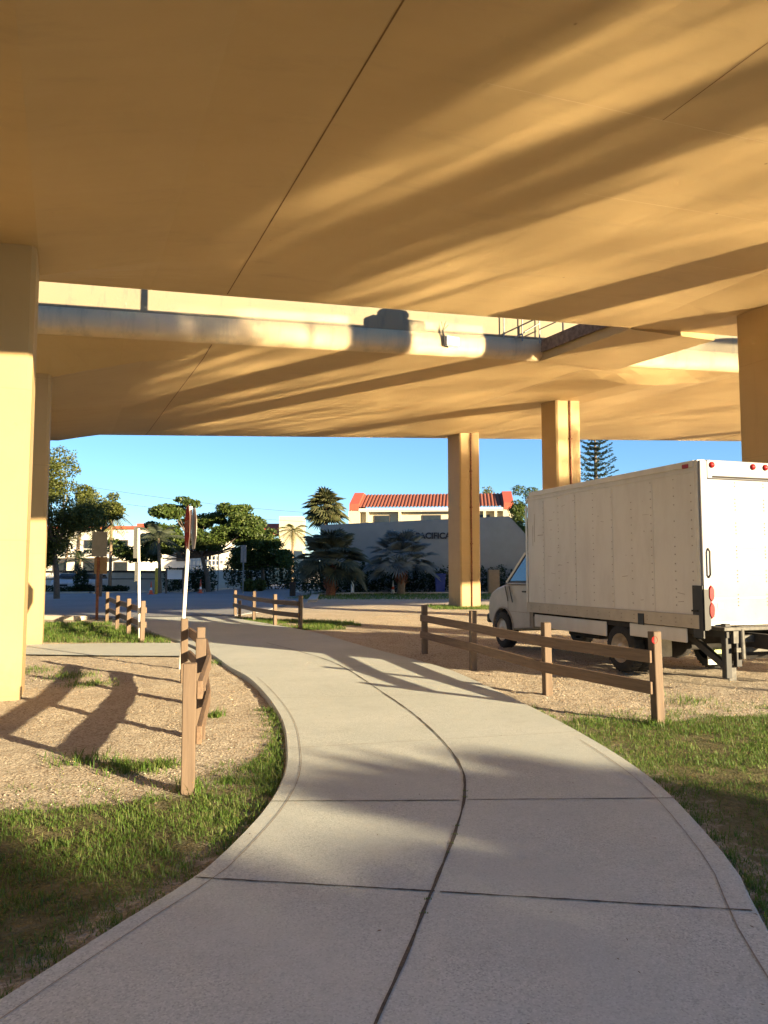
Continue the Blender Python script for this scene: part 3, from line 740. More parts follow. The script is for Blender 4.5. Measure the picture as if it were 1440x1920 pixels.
# rear frame and roll-up door
mb=MB()
for y in (-.06,-TW+.06): mb.box((-.012,y,(ZB+ZT)/2),(.05,.12,ZT-ZB-.02),bev=.008)
mb.box((-.012,-TW/2,ZT-.13),(.05,TW-.24,.26),bev=.008); mb.box((-.035,-TW/2,ZT-.235),(.03,TW-.42,.022),mi=1)
mb.build('rear_frame',[M['rear'],M['dark']],tr)
mb=MB(); ph=(ZT-.26-ZB-.03)/6
for k in range(6): mb.box((.02,-TW/2,ZB+.04+ph*(k+.5)),(.05,TW-.25,ph-.020),bev=.009)
for k in range(6):
    if k: mb.box((-.0055,-TW/2,ZB+.04+ph*k),(.003,TW-.26,.012),mi=1)
    for y in (-.62,-1.13,-1.64):
        for j in range(4): mb.box((-.008,y,ZB+.04+ph*(k+.78)+.05*j-.03),(.012,.016,.016),mi=1)
dr=mb.build('roll_up_door',[M['rear'],M['rivet']],tr)
mb=MB(); mb.box((-.03,-.17,ZB+.16),(.03,.1,.05)); mb.build('door_latch',M['galv'],dr)
mb=MB(); mb.tube([(-.04,-.085,1.52),(-.075,-.085,1.56),(-.075,-.085,1.88),(-.04,-.085,1.92)],.013,8); mb.build('grab_handle',M['black'],tr)
mb=MB(); mb.tube([(0,0,0),(-.03,0,0)],[.05,.03],14)
proto=None
for y in (-.2,-.2-.72,-TW/2-.02,-TW+.92-.0,-TW+.2):
    m2=MB(); m2.lathe([(.045,0),(.042,-.018),(.025,-.03),(0,-.034)],(-.037,y,ZT-.07),'x',14); m2.build('marker_light',M['lens'],tr)
m2=MB(); m2.box((.22,.035,ZT-.07),(.13,.02,.06),bev=.012); m2.build('marker_light',M['lens'],tr)
m2=MB(); m2.box((.12,.03,ZB+.2),(.12,.012,.025)); m2.build('clearance_reflector',M['dark'],tr)
for y0 in (-.11,-TW+.11):
    for z in (1.07+.0,1.30):
        m2=MB(); P=[]
        for k in range(20):
            t=2*PI*k/20; P.append((.05*math.cos(t),.085*math.sin(t)+(.03 if math.sin(t)>0 else -.03)))
        m2.prism(P,[0,1],lambda p,t:(-.04-.03*t,y0+p[0]*(1-.25*t),z+p[1]*(1-.2*t)))
        m2.build('tail_light',M['lens'],tr)
mb=MB(); mb.box((.07,.009,ZB+.19),(.2,.02,.72)); mb.box((-.045,-.04,ZB+.22),(.02,.1,.56)); mb.build('corner_guard',M['black'],tr)
mb=MB(); mb.box((-.04,-.05,ZB+.56),(.012,.1,.17)); mb.build('licence_holder',M['galv'],tr)
mb=MB(); mb.box((-.008-.003,-.30,1.13),(.004,.08,.06)); mb.build('sticker',pmat('pale_blue_sticker',(.45,.62,.75),.5,.2,30),dr)
# rear step bumper and lift gate legs
mb=MB()
mb.box((-.10,-TW/2,ZB-.035),(.26,TW-.3,.05),bev=.006,mi=0); mb.box((-.2,-TW/2,ZB-.17),(.05,TW-.85,.10),bev=.01,mi=0); mb.box((-.2,-TW/2,ZB-.32),(.05,TW-.7,.06),mi=0)
for y in (-.42,-TW+.42): mb.box((-.13,y,ZB-.12),(.14,.18,.22),mi=0)
mb.build('rear_bumper',M['bumper'],tr)
for y in (-.30,-TW+.30):
    mb=MB(); mb.box((-.09,y,.52),(.09,.10,.74),bev=.008); mb.box((-.16,y-.12,.56),(.07,.09,.5),bev=.006)
    mb.beam((.75,y+.08,.80),(-.06,y+.02,.33),.07,.09); mb.box((.1,y,.76),(.5,.08,.12))
    mb.build('lift_gate_leg',M['black'],tr)
for y in (-.46,-TW+.46):
    mb=MB(); mb.tube([(-.2,y,.82),(-.215,y,.42)],.04,10); mb.build('lift_cylinder',M['bumper'],tr)
mb=MB(); mb.box((-.12,-.36,.22),(.02,.12,.2)); mb.build('leg_pad',M['bumper'],tr)
# underbody
mb=MB()
for y in (-.7,-TW+.7): mb.box((TL/2+.6,y,.66),(TL+2.2,.09,.2))
for x in (.3,1.2,2.1,3.0,3.9,4.7): mb.box((x,-TW/2,.78),(.08,TW-.1,.1))
mb.tube([(1.94,-.3,.375),(1.94,-TW+.3,.375)],.07,10); mb.lathe([(0,-.22),(.16,-.18),(.2,0),(.16,.18),(0,.22)],(1.94,-TW/2,.38),'y',16)
mb.box((3.4,-.55,.58),(1.0,.5,.3),bev=.03); mb.tube([(0.5,-1.3,.5),(2.8,-1.3,.5)],.09,10); mb.box((.55,-1.1,.5),(.8,.6,.28),bev=.06)
mb.build('chassis',M['dark'],tr)
mb=MB(); mb.box((3.45,-.005-.02,.66),(2.35,.03,.24),bev=.01); mb.box((1.0,-.025,.70),(1.3,.03,.20),bev=.01)
mb.build('side_skirt',M['truck'],tr)
mb=MB(); mb.box((1.30,.032,ZB+.02),(.13,.02,.17)); mb.build('fuel_flap',M['black'],tr)
mb=MB(); mb.box((1.42,-.40,.50),(.02,.42,.44)); mb.build('mudflap',M['mudflap'],tr)
mb=MB(); mb.box((.42,-.62,.42),(.02,.38,.30)); mb.build('mudflap',M['mudflap'],tr)
mb=MB(); mb.box((.405,-.62,.43),(.006,.22,.16)); mb.build('mudflap_decal',M['greendecal'],tr)
mb=MB(); mb.box((1.95,-.04,.80),(1.0,.03,.14)); mb.build('wheel_arch',M['dark'],tr)
for y,nm,s in ((-.14,'wheel',1),(-.40,'wheel',1),(-TW+.40,'wheel',-1),(-TW+.14,'wheel',-1)): wheel(tr,nm,1.94,y,.38,.22,s,True)
for y,s in ((-.20,1),(-TW+.20,-1)): wheel(tr,'wheel',6.15,y,.375,.23,s)
# cab
cy0,cy1=-.12,-TW+.12
def cabx(mb, prof, y0, y1, inset, mi=0):
    n=len(prof); cx=sum(p[0] for p in prof)/n; cz=sum(p[1] for p in prof)/n
    def f(p,t):
        k=0 if t in(y0-.05,y1+.05) else inset
        d=Vector((p[0]-cx,p[1]-cz)); L=d.length or 1
        return (p[0]-d.x/L*k,t,p[1]-d.y/L*k)
    mb.prism(prof,[y0,y0-.05,y1+.05,y1],f,mi)
mb=MB()
X0=TL+.02
arch=[(6.15+.47*math.cos(t),.40+.46*math.sin(t)) for t in [PI*k/10 for k in range(11)]]
low=[(X0,.48),(X0,1.36),(X0+.98,1.34),(X0+1.12,1.33),(X0+1.5,1.25),(X0+1.75,1.15),(X0+1.86,1.02),(X0+1.9,.80),(X0+1.88,.56)]+[p for p in arch if True]
low=[(x,z) for x,z in low]
cabx(mb,low,cy0,cy1,.05)
cab=mb.build('cab_body',M['cabpaint'],tr)
mb=MB()
gh=[(X0,1.36),(X0+1.02,1.345),(X0+.36,2.02),(X0+.18,2.10),(X0,2.12)]
mb.prism(gh,[0,1,2,3],lambda p,t:(p[0],[cy0-.01-(p[1]-1.36)*.20,cy0-.03-(p[1]-1.36)*.24,cy1+.03+(p[1]-1.36)*.24,cy1+.01+(p[1]-1.36)*.20][t],p[1]))
mb.build('cab_roof',M['cabpaint'],tr)
def sidey(z,o=.004): return cy0-.01-(z-1.36)*.20+o
mb=MB(); P=[(X0+.12,1.42),(X0+.86,1.41),(X0+.36,1.92),(X0+.12,1.95)]
mb.prism(P,[0,1],lambda p,t:(p[0],sidey(p[1],.003+.004*t),p[1])); mb.build('side_window',M['vanglass'],tr)
mb=MB(); Pb=[(X0+.06,1.375),(X0+.98,1.365),(X0+.37,1.985),(X0+.06,2.0)]
mb.prism(Pb,[0,1],lambda p,t:(p[0],sidey(p[1],.0+.0015*t),p[1])); mb.build('window_seal',M['black'],tr)
mb=MB(); mb.beam((X0+1.0,sidey(1.37,.012),1.37),(X0+.40,sidey(1.98,.012),1.98),.022,.05); mb.build('window_trim',M['alu'],tr)
mb=MB(); W_=[(X0+.96,1.42),(X0+.40,1.99)]
mb.add([(X0+.985,cy0-.1,1.395),(X0+.985,cy1+.1,1.395),(X0+.405,cy1+.22,1.985),(X0+.405,cy0-.22,1.985)],[(0,1,2,3)]); mb.build('windscreen',M['vanglass'],tr,fix=False)
mb=MB(); mb.beam((X0+1.04,cy0+.02,1.30),(X0+.86,cy0+.05,.99),.012,.03); mb.beam((X0+.86,cy0+.02,1.30),(X0+.66,cy0+.05,.97),.012,.03); mb.build('mirror_strut',M['black'],tr)
mb=MB(); mb.box((X0+.02,cy0+.003,.95),(.012,.006,.85)); mb.box((X0+.95,cy0+.003,1.0),(.012,.006,.6)); mb.box((X0+.5,cy0+.003,1.32),(.9,.006,.014)); mb.box((X0+.5,cy0+.004,.78),(.95,.006,.010)); mb.build('door_seam',M['rivet'],tr)
mb=MB(); mb.box((X0+.22,cy0+.02,1.2),(.14,.03,.03),bev=.006); mb.build('door_handle',M['black'],tr)
mb=MB(); mb.box((X0+1.93,-TW/2,.58),(.14,TW-.26,.2),bev=.03); mb.build('front_bumper',M['black'],tr)
mb=MB(); mb.box((X0+1.885,-TW/2,.86),(.05,1.0,.26),bev=.01); mb.build('grille',M['black'],tr)
for y in (cy0-.22,cy1+.22):
    m2=MB(); m2.box((X0+1.87,y,.93),(.06,.26,.18),bev=.02); m2.build('headlight',M['signwhite'],tr)
mb=MB(); mb.tube([(X0+.98,cy0+.01,.875),(X0+.99,cy0+.012,.875)],.001,4); 
mb=MB()
for k in range(10):
    a0=PI*k/10; a1=PI*(k+1)/10
    mb.beam((6.15+.46*math.cos(a0),cy0-.02,.40+.45*math.sin(a0)),(6.15+.46*math.cos(a1),cy0-.02,.40+.45*math.sin(a1)),.07,.03)
mb.build('fender_lip',M['rivet'],tr)
mb=MB(); mb.box((6.15,-TW/2,.62),(.8,TW-.5,.5)); mb.build('wheel_well',M['dark'],tr)

# ------------------------------------------------------------------ foliage helpers
def leaf_quads(cent, size, up=.25, asp=.55):
    n=len(cent); d=rng.normal(size=(n,3)); d[:,2]*=.6; d/=np.linalg.norm(d,axis=1)[:,None]
    a=rng.normal(size=(n,3)); a-= (a*d).sum(1)[:,None]*d; a/=np.linalg.norm(a,axis=1)[:,None]
    s=size*rng.uniform(.6,1.3,(n,1))
    v=np.stack([cent-d*s*.5, cent+a*s*asp*.5, cent+d*s*.5, cent-a*s*asp*.5],1)
    return v.reshape(-1,3), np.arange(4*n).reshape(-1,4)
def cloud(clumps, n, shell=.55):
    w=np.array([c[3]*c[4]*c[5] for c in clumps])**(.75); w/=w.sum(); idx=rng.choice(len(clumps),n,p=w)
    cl=np.array(clumps)[idx]; d=rng.normal(size=(n,3)); d/=np.linalg.norm(d,axis=1)[:,None]
    r=rng.uniform(shell**3,1,(n,1))**(1/3)*(1+rng.normal(size=(n,1))*.10)
    return cl[:,:3]+d*r*cl[:,3:6]
def clumps_in(c, rad, n, cr, flat=.75, hollow=.35):
    out=[]
    for _ in range(n):
        d=rng.normal(size=3); d/=np.linalg.norm(d); r=rng.uniform(hollow,1)**.6
        k=cr*rng.uniform(.6,1.25); out.append((c[0]+d[0]*r*rad[0],c[1]+d[1]*r*rad[1],c[2]+d[2]*r*rad[2],k,k,k*flat))
    return out
def tree(name,label,cat,base,trunk_h,crowns,leaf,size,nleaf,ncl=16,cr=.9,tr_r=.18,limbs=6,lean=(0,0),flat=.7,extra=None,bark='bark',group=None,sub=None):
    root=thing(name,label,cat,base,0,group)
    mb=MB(); top=(lean[0],lean[1],trunk_h)
    mb.tube([(0,0,-.2),(lean[0]*.4+.05,lean[1]*.4,trunk_h*.5),top],[tr_r*1.2,tr_r,tr_r*.75],8)
    cl=[]
    for c in crowns:
        k=clumps_in((c[0],c[1],c[2]),(c[3],c[4],c[5]),ncl,cr,flat); cl+=k
        for q in k[:limbs]:
            m=[(top[0]+q[0])/2+rng.normal()*.2,(top[1]+q[1])/2,(top[2]+q[2])/2-.2]
            mb.tube([top,m,q[:3]],[tr_r*.5,tr_r*.3,tr_r*.1],5)
    mb.build('trunk',M[bark],root)
    P=cloud(cl,nleaf,.45); v,f=leaf_quads(P,size)
    np_mesh('crown',v,f,M[leaf],root)
    return root
def fan_palm(name,label,base,trunk_h,nfr,flen,pet,mat,trunk_r=.2,seg=18,group=None,boots=1.2,elev=(-25,80),dead=0,trunkmat='palmbark'):
    root=thing(name,label,'palm tree',base,0,group)
    mb=MB(); mb.tube([(0,0,-.2),(.03,0,trunk_h*.5),(0,0,trunk_h)],[trunk_r*1.15,trunk_r,trunk_r*.95],10); mb.build('trunk',M[trunkmat],root)
    mb=MB()
    for k in range(46):
        a=k*2.4; z=trunk_h-boots+boots*k/46; mb.beam((math.cos(a)*trunk_r*.7,math.sin(a)*trunk_r*.7,z-.12),(math.cos(a)*(trunk_r+.24),math.sin(a)*(trunk_r+.24),z+.26),.11,.05)
    mb.build('leaf_bases',M['boots'],root)
    vs=[];fs=[]; stems=MB()
    for k in range(nfr):
        az=k*2.39996+rng.uniform(-.2,.2); t=(k+.5)/nfr; el=R(elev[0]+(elev[1]-elev[0])*t**.9+rng.uniform(-6,6))
        d=Vector((math.cos(az)*math.cos(el),math.sin(az)*math.cos(el),math.sin(el)))
        side=Vector((-math.sin(az),math.cos(az),0)); nrm=side.cross(d)*-1
        p0=Vector((0,0,trunk_h-.15+.25*t)); L=pet*rng.uniform(.85,1.15); hub=p0+d*L-Vector((0,0,.10*L*math.cos(el)))
        stems.tube([p0,p0+d*L*.5,hub],[.045,.03,.022],5)
        fl=flen*rng.uniform(.85,1.1); tl=rng.uniform(.15,1.0)*(1 if el>R(-10) else -.6); d2=(d+d.cross(side)*-tl); d2.normalize(); n2=side.cross(d2)*-1
        for j in range(seg):
            a=(j/(seg-1)-.5)*R(250); w=fl*(1-.30*abs(a)/R(125))
            dirr=d2*math.cos(a)+side*math.sin(a)
            cur=n2*(.18*fl*abs(math.sin(a)))*1.0
            tip=hub+dirr*w+cur*.8-Vector((0,0,.16*w+rng.uniform(0,.1)*w)); mid=hub+dirr*w*.58+cur*.4
            tw=(side*math.cos(a)-d2*math.sin(a)); hw=w*.58*math.tan(R(250)/(seg-1)/2)*.98
            fold=n2*(.05*w)
            b=len(vs); vs+= [hub,mid+tw*hw-fold,mid+fold,mid-tw*hw-fold,tip]
            fs+=[(b,b+1,b+2),(b,b+2,b+3),(b+1,b+4,b+2),(b+2,b+4,b+3)]
    stems.build('leaf_stalks',M[mat],root)
    np_mesh('fronds',[tuple(v) for v in vs],fs,M[mat],root)
    return root
def feather_palm(name,label,base,trunk_h,nfr,flen,mat,lean=(0,0),group=None,trunk_r=.11,droop=.9,elev=(-30,75)):
    root=thing(name,label,'palm tree',base,0,group); top=Vector((lean[0],lean[1],trunk_h))
    mb=MB(); mb.tube([(0,0,-.2),(lean[0]*.35,lean[1]*.35,trunk_h*.5),top],[trunk_r*1.3,trunk_r,trunk_r*.8],8); mb.build('trunk',M['palmbark'],root)
    vs=[];fs=[]
    for k in range(nfr):
        az=k*2.39996+rng.uniform(-.2,.2); t=(k+.5)/nfr; el=R(elev[0]+(elev[1]-elev[0])*t)
        L=flen*rng.uniform(.85,1.1); h=Vector((math.cos(az),math.sin(az),0)); side=Vector((-math.sin(az),math.cos(az),0))
        prev=None
        for j in range(15):
            s=j/14; p=top+h*(L*s*math.cos(el))+Vector((0,0,L*s*math.sin(el)-droop*L*.45*s*s))
            if prev is not None:
                dd=(p-prev); dd.normalize(); ll=L*.30*math.sin(PI*min(1,s*.93+.06))**.7
                for sg in (-1,1):
                    tip=p+(side*sg*.8+dd*.55-Vector((0,0,.45)))*ll; b=len(vs)
                    w=dd*(L/15*.42); vs+=[p-w,p+w,tip]; fs.append((b,b+1,b+2))
                b=len(vs); nn=side*.02; vs+=[prev-nn,prev+nn,p]; fs.append((b,b+1,b+2))
            prev=p
    np_mesh('fronds',[tuple(v) for v in vs],fs,M[mat],root)
    return root
def hedge(name,label,cat,pts,w,h,leaf='leafD',n=4000,size=.16,group=None):
    cl=[]
    for a,b in zip(pts,pts[1:]):
        L=math.hypot(b[0]-a[0],b[1]-a[1]); k=max(2,int(L/.55))
        for i in range(k):
            t=(i+.5)/k; cl.append((a[0]+(b[0]-a[0])*t+rng.normal()*.1,a[1]+(b[1]-a[1])*t+rng.normal()*w*.2,h*.5*rng.uniform(.85,1.1),.55*rng.uniform(.8,1.2),w*.5,h*.52*rng.uniform(.85,1.12)))
    ox,oy=pts[0]; P=cloud(cl,n,.6)-np.array([ox,oy,0]); P[:,2]=np.abs(P[:,2]); v,f=leaf_quads(P,size)
    o=np_mesh(name,v,f,M[leaf],None,loc=(ox,oy,0)); tag(o,label,cat,group)
    return o

# left trees
b=hp(107,1108,46)
tree('leafy_tree','tall olive green tree rising beside the left bridge columns','tree',(b[0],46,0),3.2,[(-.9,0,7.7,1.5,1.5,1.3),(-.5,0,5.6,2.4,1.8,1.5),(.9,.3,4.9,1.2,1.2,1.2),(-.8,0,3.0,.9,.8,.8)],'leafB',.17,28000,13,.95,.17,6,(-.3,0))
b=hp(188,1100,50)
tree('leafy_tree','rounded olive green tree above the tan notice sign','tree',(b[0],50,0),4.2,[(-.25,0,6.4,1.2,1.2,1.1),(.6,0,5.7,.8,.8,1.1),(-.6,0,5.4,.9,.8,.8)],'leafB',.16,15000,8,.6,.1,5)
tree('flame_tree','broad spreading flame tree with a flat layered crown over the street','tree',(*hp(392,1100,62)[:2],0),2.8,[(-6.0,0,3.9,1.9,1.6,1.5),(-4.0,0,5.0,2.1,2,1.5),(-1.5,0,6.2,2.5,2.2,1.3),(1.2,0,6.0,2.0,2,1.4),(2.9,0,4.7,1.3,1.5,1.4),(-2.5,-1,4.4,2.4,1.4,1.3),(.2,-1,4.3,1.6,1.2,1.0)],'leafA',.26,42000,12,.85,.2,4,(-.6,0),.5)
tree('shade_tree','dark small tree at the street bend behind the flag pole','tree',(*hp(492,1098,67)[:2],0),2.2,[(-.6,0,4.6,1.5,1.4,1.6),(.8,0,3.1,1.6,1.4,1.3),(-1.2,0,2.6,1.3,1.3,1.2)],'leafA',.24,20000,13,.9,.15,5,(0,0),.6)
tree('shade_tree','dark tree rising behind the truck cab and white wall','tree',(*hp(985,1085,72)[:2],0),4.0,[(.2,0,8.0,1.3,1.3,1.6),(-.3,0,5.6,1.0,1.0,1.4),(.6,.3,4.4,1.2,1.2,1.6)],'leafA',.2,10000,12,.75,.15,4)
tree('leafy_tree','sparse pale treetop peeking over the red tiled roof','tree',(*hp(925,1085,104)[:2],0),9.5,[(0,0,11.6,2.2,1.5,1.2)],'leafB',.26,1100,9,.8,.15,4)
# small palms on the left and by the far block
feather_palm('slender_palm','slim pale palm with yellow fronds before the white house','' or (*hp(118,1095,66)[:2],0),4.4,12,1.6,'palmY',(.4,0))
feather_palm('slender_palm','taller pinkish palm trunk under the olive trees',(*hp(141,1095,64)[:2],0),5.4,12,1.7,'palmY',(.25,0),None,.17)
feather_palm('young_palm','low dark palm against the white house wall',(*hp(146,1095,62)[:2],0),2.6,13,1.7,'leafD',(.15,0))
feather_palm('drooping_palm','yellow green palm with hanging fronds beside the notice sign',(*hp(182,1098,56)[:2],0),5.6,16,2.0,'palmY',(0,0),None,.12,1.5,(-55,30))
feather_palm('drooping_palm','tall palm with pale hanging fronds near the orange chimney',(*hp(206,1098,60)[:2],0),6.2,14,1.7,'palmY',(0,0),None,.12,1.4,(-50,30))
feather_palm('leaning_palm','green palm with bright arching fronds left of the stop sign',(*hp(300,1100,58)[:2],0),4.1,16,2.4,'palmG',(-.2,0),None,.13,1.0,(-20,70))
feather_palm('leaning_palm','yellow green palm before the cream far block',(*hp(548,1095,88)[:2],0),6.3,16,2.6,'palmY',(0,0),None,.15,1.2,(-35,60))
# fan palms
fan_palm('sabal_palm','tall cabbage palm with a round crown beside the red roof',(*hp(610,1095,74)[:2],0),7.6,64,1.3,1.15,'palmS',.2,16,None,1.0,(-55,85))
fan_palm('silver_palm','large dark fan palm with a rusty trunk behind the middle fence',(*hp(620,1116,53)[:2],0),2.0,40,1.55,1.6,'palmG',.3,26,'silvery fan palms in front of the wall',1.7,(-5,86),0,'boots')
fan_palm('silver_palm','blue grey fan palm left of the tan column',(*hp(752,1108,56)[:2],0),2.1,36,1.5,1.6,'palmB',.26,26,'silvery fan palms in front of the wall',1.4,(-5,86))
# norfolk pine
def norfolk(px,Y,ztop):
    x=hp(px,1072,Y)[0]; root=thing('norfolk_pine','tiered dark pine standing against the sky behind the truck','tree',(x,Y,0))
    mb=MB(); mb.tube([(0,0,-.2),(0,0,ztop*.6),(0,0,ztop)],[.38,.25,.04],8); mb.build('trunk',M['bark'],root)
    P=[]
    z=4.0
    while z<ztop-.2:
        L=min(2.6,.5+(ztop-z)*.34)*rng.uniform(.85,1.1); nb=7; a0=rng.uniform(0,6)
        for k in range(nb):
            a=a0+2*PI*k/nb; l=L*rng.uniform(.8,1.1)
            for s in np.linspace(.12,1,18):
                for _ in range(3):
                    w=.30*(1.1-.5*s); q=rng.normal(size=2)*w*.5
                    P.append((math.cos(a)*l*s-math.sin(a)*q[0],math.sin(a)*l*s+math.cos(a)*q[0],z+.35*l*s*s-.1*l*s+q[1]*.55))
        z+=.62+.012*(ztop-z)
    v,f=leaf_quads(np.array(P),.38,.2,.35); np_mesh('crown',v,f,M['pineN'],root)
norfolk(1121,100,22.5)
# hedges and bushes
hedge('hedge','long dark clipped hedge below the white wall','hedge',[hp(690,1100,59.5)[:2],hp(848,1098,59.5)[:2]],1.6,2.1,'leafD',5200,.2)
hedge('hedge','dark hedge right of the tan column beyond the truck','hedge',[hp(895,1098,59.5)[:2],hp(1010,1098,59.5)[:2]],1.4,2.0,'leafD',3600,.2)
hedge('shrub','dark dense bush behind the orange cone','bush',[hp(312,1105,61)[:2],hp(400,1105,63)[:2]],1.6,2.0,'leafD',3600,.2)
hedge('shrub','dark thicket at the bend of the street','bush',[hp(425,1100,69)[:2],hp(560,1100,72)[:2]],2.2,2.9,'leafD',6000,.22)
hedge('ornamental_grass','bright green ornamental grass clump at the bend','plant',[hp(462,1100,63)[:2],hp(492,1099,64)[:2]],1.0,.95,'leafB',1800,.22)
hedge('shrub','low dark hedge strip under the parked cars on the left','bush',[hp(70,1110,58)[:2],hp(240,1108,60)[:2]],.9,.55,'leafD',3600,.16)
hedge('shrub','dark bush between the two silver cars','bush',[hp(146,1105,59)[:2],hp(156,1105,59)[:2]],.9,1.9,'leafD',1000,.2)
hedge('shrub','dark bush under the left silvery palm','bush',[hp(560,1100,59)[:2],hp(690,1100,59)[:2]],1.6,2.2,'leafD',5200,.2)

# ------------------------------------------------------------------ buildings
def window(parent,c,w,h,d=.12):
    mb=MB(); mb.box((c[0],c[1],c[2]),(w,d,h)); f=mb.build('window',M['frame'],parent)
    mb=MB(); mb.box((c[0],c[1]-d/2-.006,c[2]),(w-.16,.012,h-.16)); mb.build('pane',M['glassd'],f)
# tiled building in the centre
Yb=90; xl=hp(664,950,Yb)[0]; xr=hp(950,945,Yb)[0]; rz_=R(4)
bc=thing('tiled_building','cream building with a red tiled roof and red gable ends','building',(xl,Yb,0),R(-6))
Lb=(xr-xl)/math.cos(R(6)); ze=hp(700,953,Yb)[2]; zr_=hp(700,930,Yb+5)[2]
mb=MB(); mb.box((Lb/2,3.5,ze/2),(Lb,6.6,ze)); mb.build('wall',M['cream'],bc)
mb=MB(); n=int(Lb/.42); R0=Vector((0,-.7,ze-.05)); R1=Vector((0,4.6,zr_))
vs=[];fs=[]
for i in range(n*4+1):
    x=.5+(Lb-1.0)*i/(n*4); hgt=.13*abs(math.sin(PI*i/4))
    for k in range(13):
        t=k/12; p=R0.lerp(R1,t); vs.append((x,p.y,p.z+hgt+.03*(1-(k%2))))
for i in range(n*4):
    for k in range(12): fs.append((i*13+k,(i+1)*13+k,(i+1)*13+k+1,i*13+k+1))
np_mesh('roof',vs,fs,M['tile'],bc)
mb=MB(); mb.box((Lb/2,-.62,ze-.22),(Lb-1.1,.14,.26)); mb.box((Lb/2,-.35,ze-.42),(Lb-1.2,.5,.12)); mb.build('eave',M['white_wall'],bc)
for xg in (.1,Lb-.1):
    mb=MB(); P=[(-.75,ze-.3),(-.75,ze+.45),(3.6,zr_+.25),(5.6,zr_+.25),(5.6,ze-.3)]
    mb.prism(P,[-.55,.55],lambda p,t:(xg+t,p[0],p[1])); mb.build('gable_end',M['redwall'],bc)
    mb=MB(); mb.box((xg,.1,(ze-.3)/2),(1.3,1.4,ze-.3)); mb.build('pier',M['cream'],bc)
for px,w in ((716,1.9),(808,2.2),(905,1.2)):
    xx=(px-664)/(950-664)*Lb; window(bc,(xx,.16,ze-1.5),w,1.3)
for px in (690,700+50,860,905,925):
    xx=(px-664)/(950-664)*Lb; mb=MB(); mb.box((xx,-.25,ze-1.1),(.3,.7,1.2)); mb.build('bracket',M['cream'],bc)
# white wall with lettering
Yw=61; zt_=hp(700,976,Yw)[2]; x0=hp(600,1072,Yw)[0]; x1=hp(956,1072,Yw)[0]; x2=hp(1012,1072,Yw)[0]
ww=thing('sign_wall','large pale grey wall with black lettering and a sloping end','wall',(0,Yw,0))
mb=MB(); P=[(x0,0),(x2,0),(x2,hp(700,1030,Yw)[2]),(x1,zt_+.35),(x0,zt_-.35)]
mb.prism(P,[0,.5],lambda p,t:(p[0],t,p[1])); mb.build('wall_face',M['greywall'],ww)
me=text_mesh('PACIFICA',.66,.08,.02); me.materials.clear(); me.materials.append(M['letter'])
o=link(bpy.data.objects.new('lettering',me),ww); p=hp(812,1005,Yw); o.location=(p[0],-.045,p[2]); o.rotation_euler=(PI/2,0,0)
# far block
pf=hp(540,1000,112); fb=thing('cream_block','distant cream block with an orange tiled roof at the street end','building',(pf[0],112,0))
z1_=hp(540,968,112)[2]
mb=MB(); mb.box((.4,2,z1_/2),(3.4,4,z1_)); mb.build('tower',M['cream'],fb)
mb=MB(); mb.box((-3.6,3,3.2),(4.6,4,6.4)); mb.build('wall',M['cream'],fb)
mb=MB(); ya=hp(500,1002,112)[2]; yb_=hp(500,979,112)[2]
mb.prism([(-.4,ya),(2.6,yb_),(2.8,ya-.1)],[-6.6,-1.35],lambda p,t:(t,p[0]+.8,p[1])); mb.build('roof',M['redwall'],fb)
window(fb,(-2.6,.96,5.4),1.0,.8)
# white house left
wh=thing('white_house','white two storey house with balconies behind the left trees','building',(-34,86,0))
mb=MB(); mb.box((0,3,3.2),(15,6,6.4)); mb.box((11,4,2.6),(10,5,5.2)); mb.build('wall',M['white_wall'],wh)
mb=MB(); mb.box((0,3,6.55),(15.6,6.6,.3)); mb.box((11,4,5.3),(10.3,5.4,.25)); mb.build('roof',M['redwall'],wh)
mb=MB(); mb.box((1.9,1,7.2),(.9,.9,1.8)); mb.box((6.4,2,6.0),(1.2,1,2.2)); mb.build('chimney',M['redwall'],wh)
for x in (-5.5,-2.2,1.2,4.6): window(wh,(x,-.04,4.4),1.5,1.5); window(wh,(x,-.04,1.9),1.5,1.6)
for x in (8,11,14): window(wh,(x,1.44,3.4),1.2,1.2)
mb=MB()
for z in (3.2,): 
    mb.box((-1,-.65,z),(12,1.2,.18)); mb.box((-1,-1.22,z+.9),(12,.06,.08))
    for x in np.arange(-6.9,5,.35): mb.box((x,-1.22,z+.5),(.05,.05,.8))
mb.build('balcony',M['white_wall'],wh)
lw=thing('garden_wall','long low white wall with a dark top rail across the street','wall',(0,0,0))
mb=MB(); A=hp(40,1072,64); B=hp(345,1072,66); mb.beam((A[0],A[1],.85),(B[0],B[1],.85),.25,1.7); mb.build('wall_face',M['white_wall'],lw)
mb=MB(); mb.beam((A[0],A[1]-.05,1.62),(B[0],B[1]-.05,1.62),.4,.16); mb.beam((A[0],A[1]-.14,1.0),(B[0],B[1]-.14,1.0),.06,.07); mb.build('top_rail',M['dark'],lw)
lw2=thing('garden_wall','white railed wall half hidden behind the flame tree trunk','wall',(0,0,0))
mb=MB(); A=hp(352,1072,74); B=hp(505,1072,76); mb.beam((A[0],A[1],.9),(B[0],B[1],.9),.25,1.8); mb.build('wall_face',M['white_wall'],lw2)
mb=MB()
for z in (2.2,2.7,3.2): mb.beam((A[0],A[1],z),(B[0],B[1],z),.08,.1)
for k in range(22): t=k/21; mb.box((A[0]+(B[0]-A[0])*t,A[1]+(B[1]-A[1])*t,2.5),(.1,.1,1.5))
mb.build('railing',M['white_wall'],lw2)

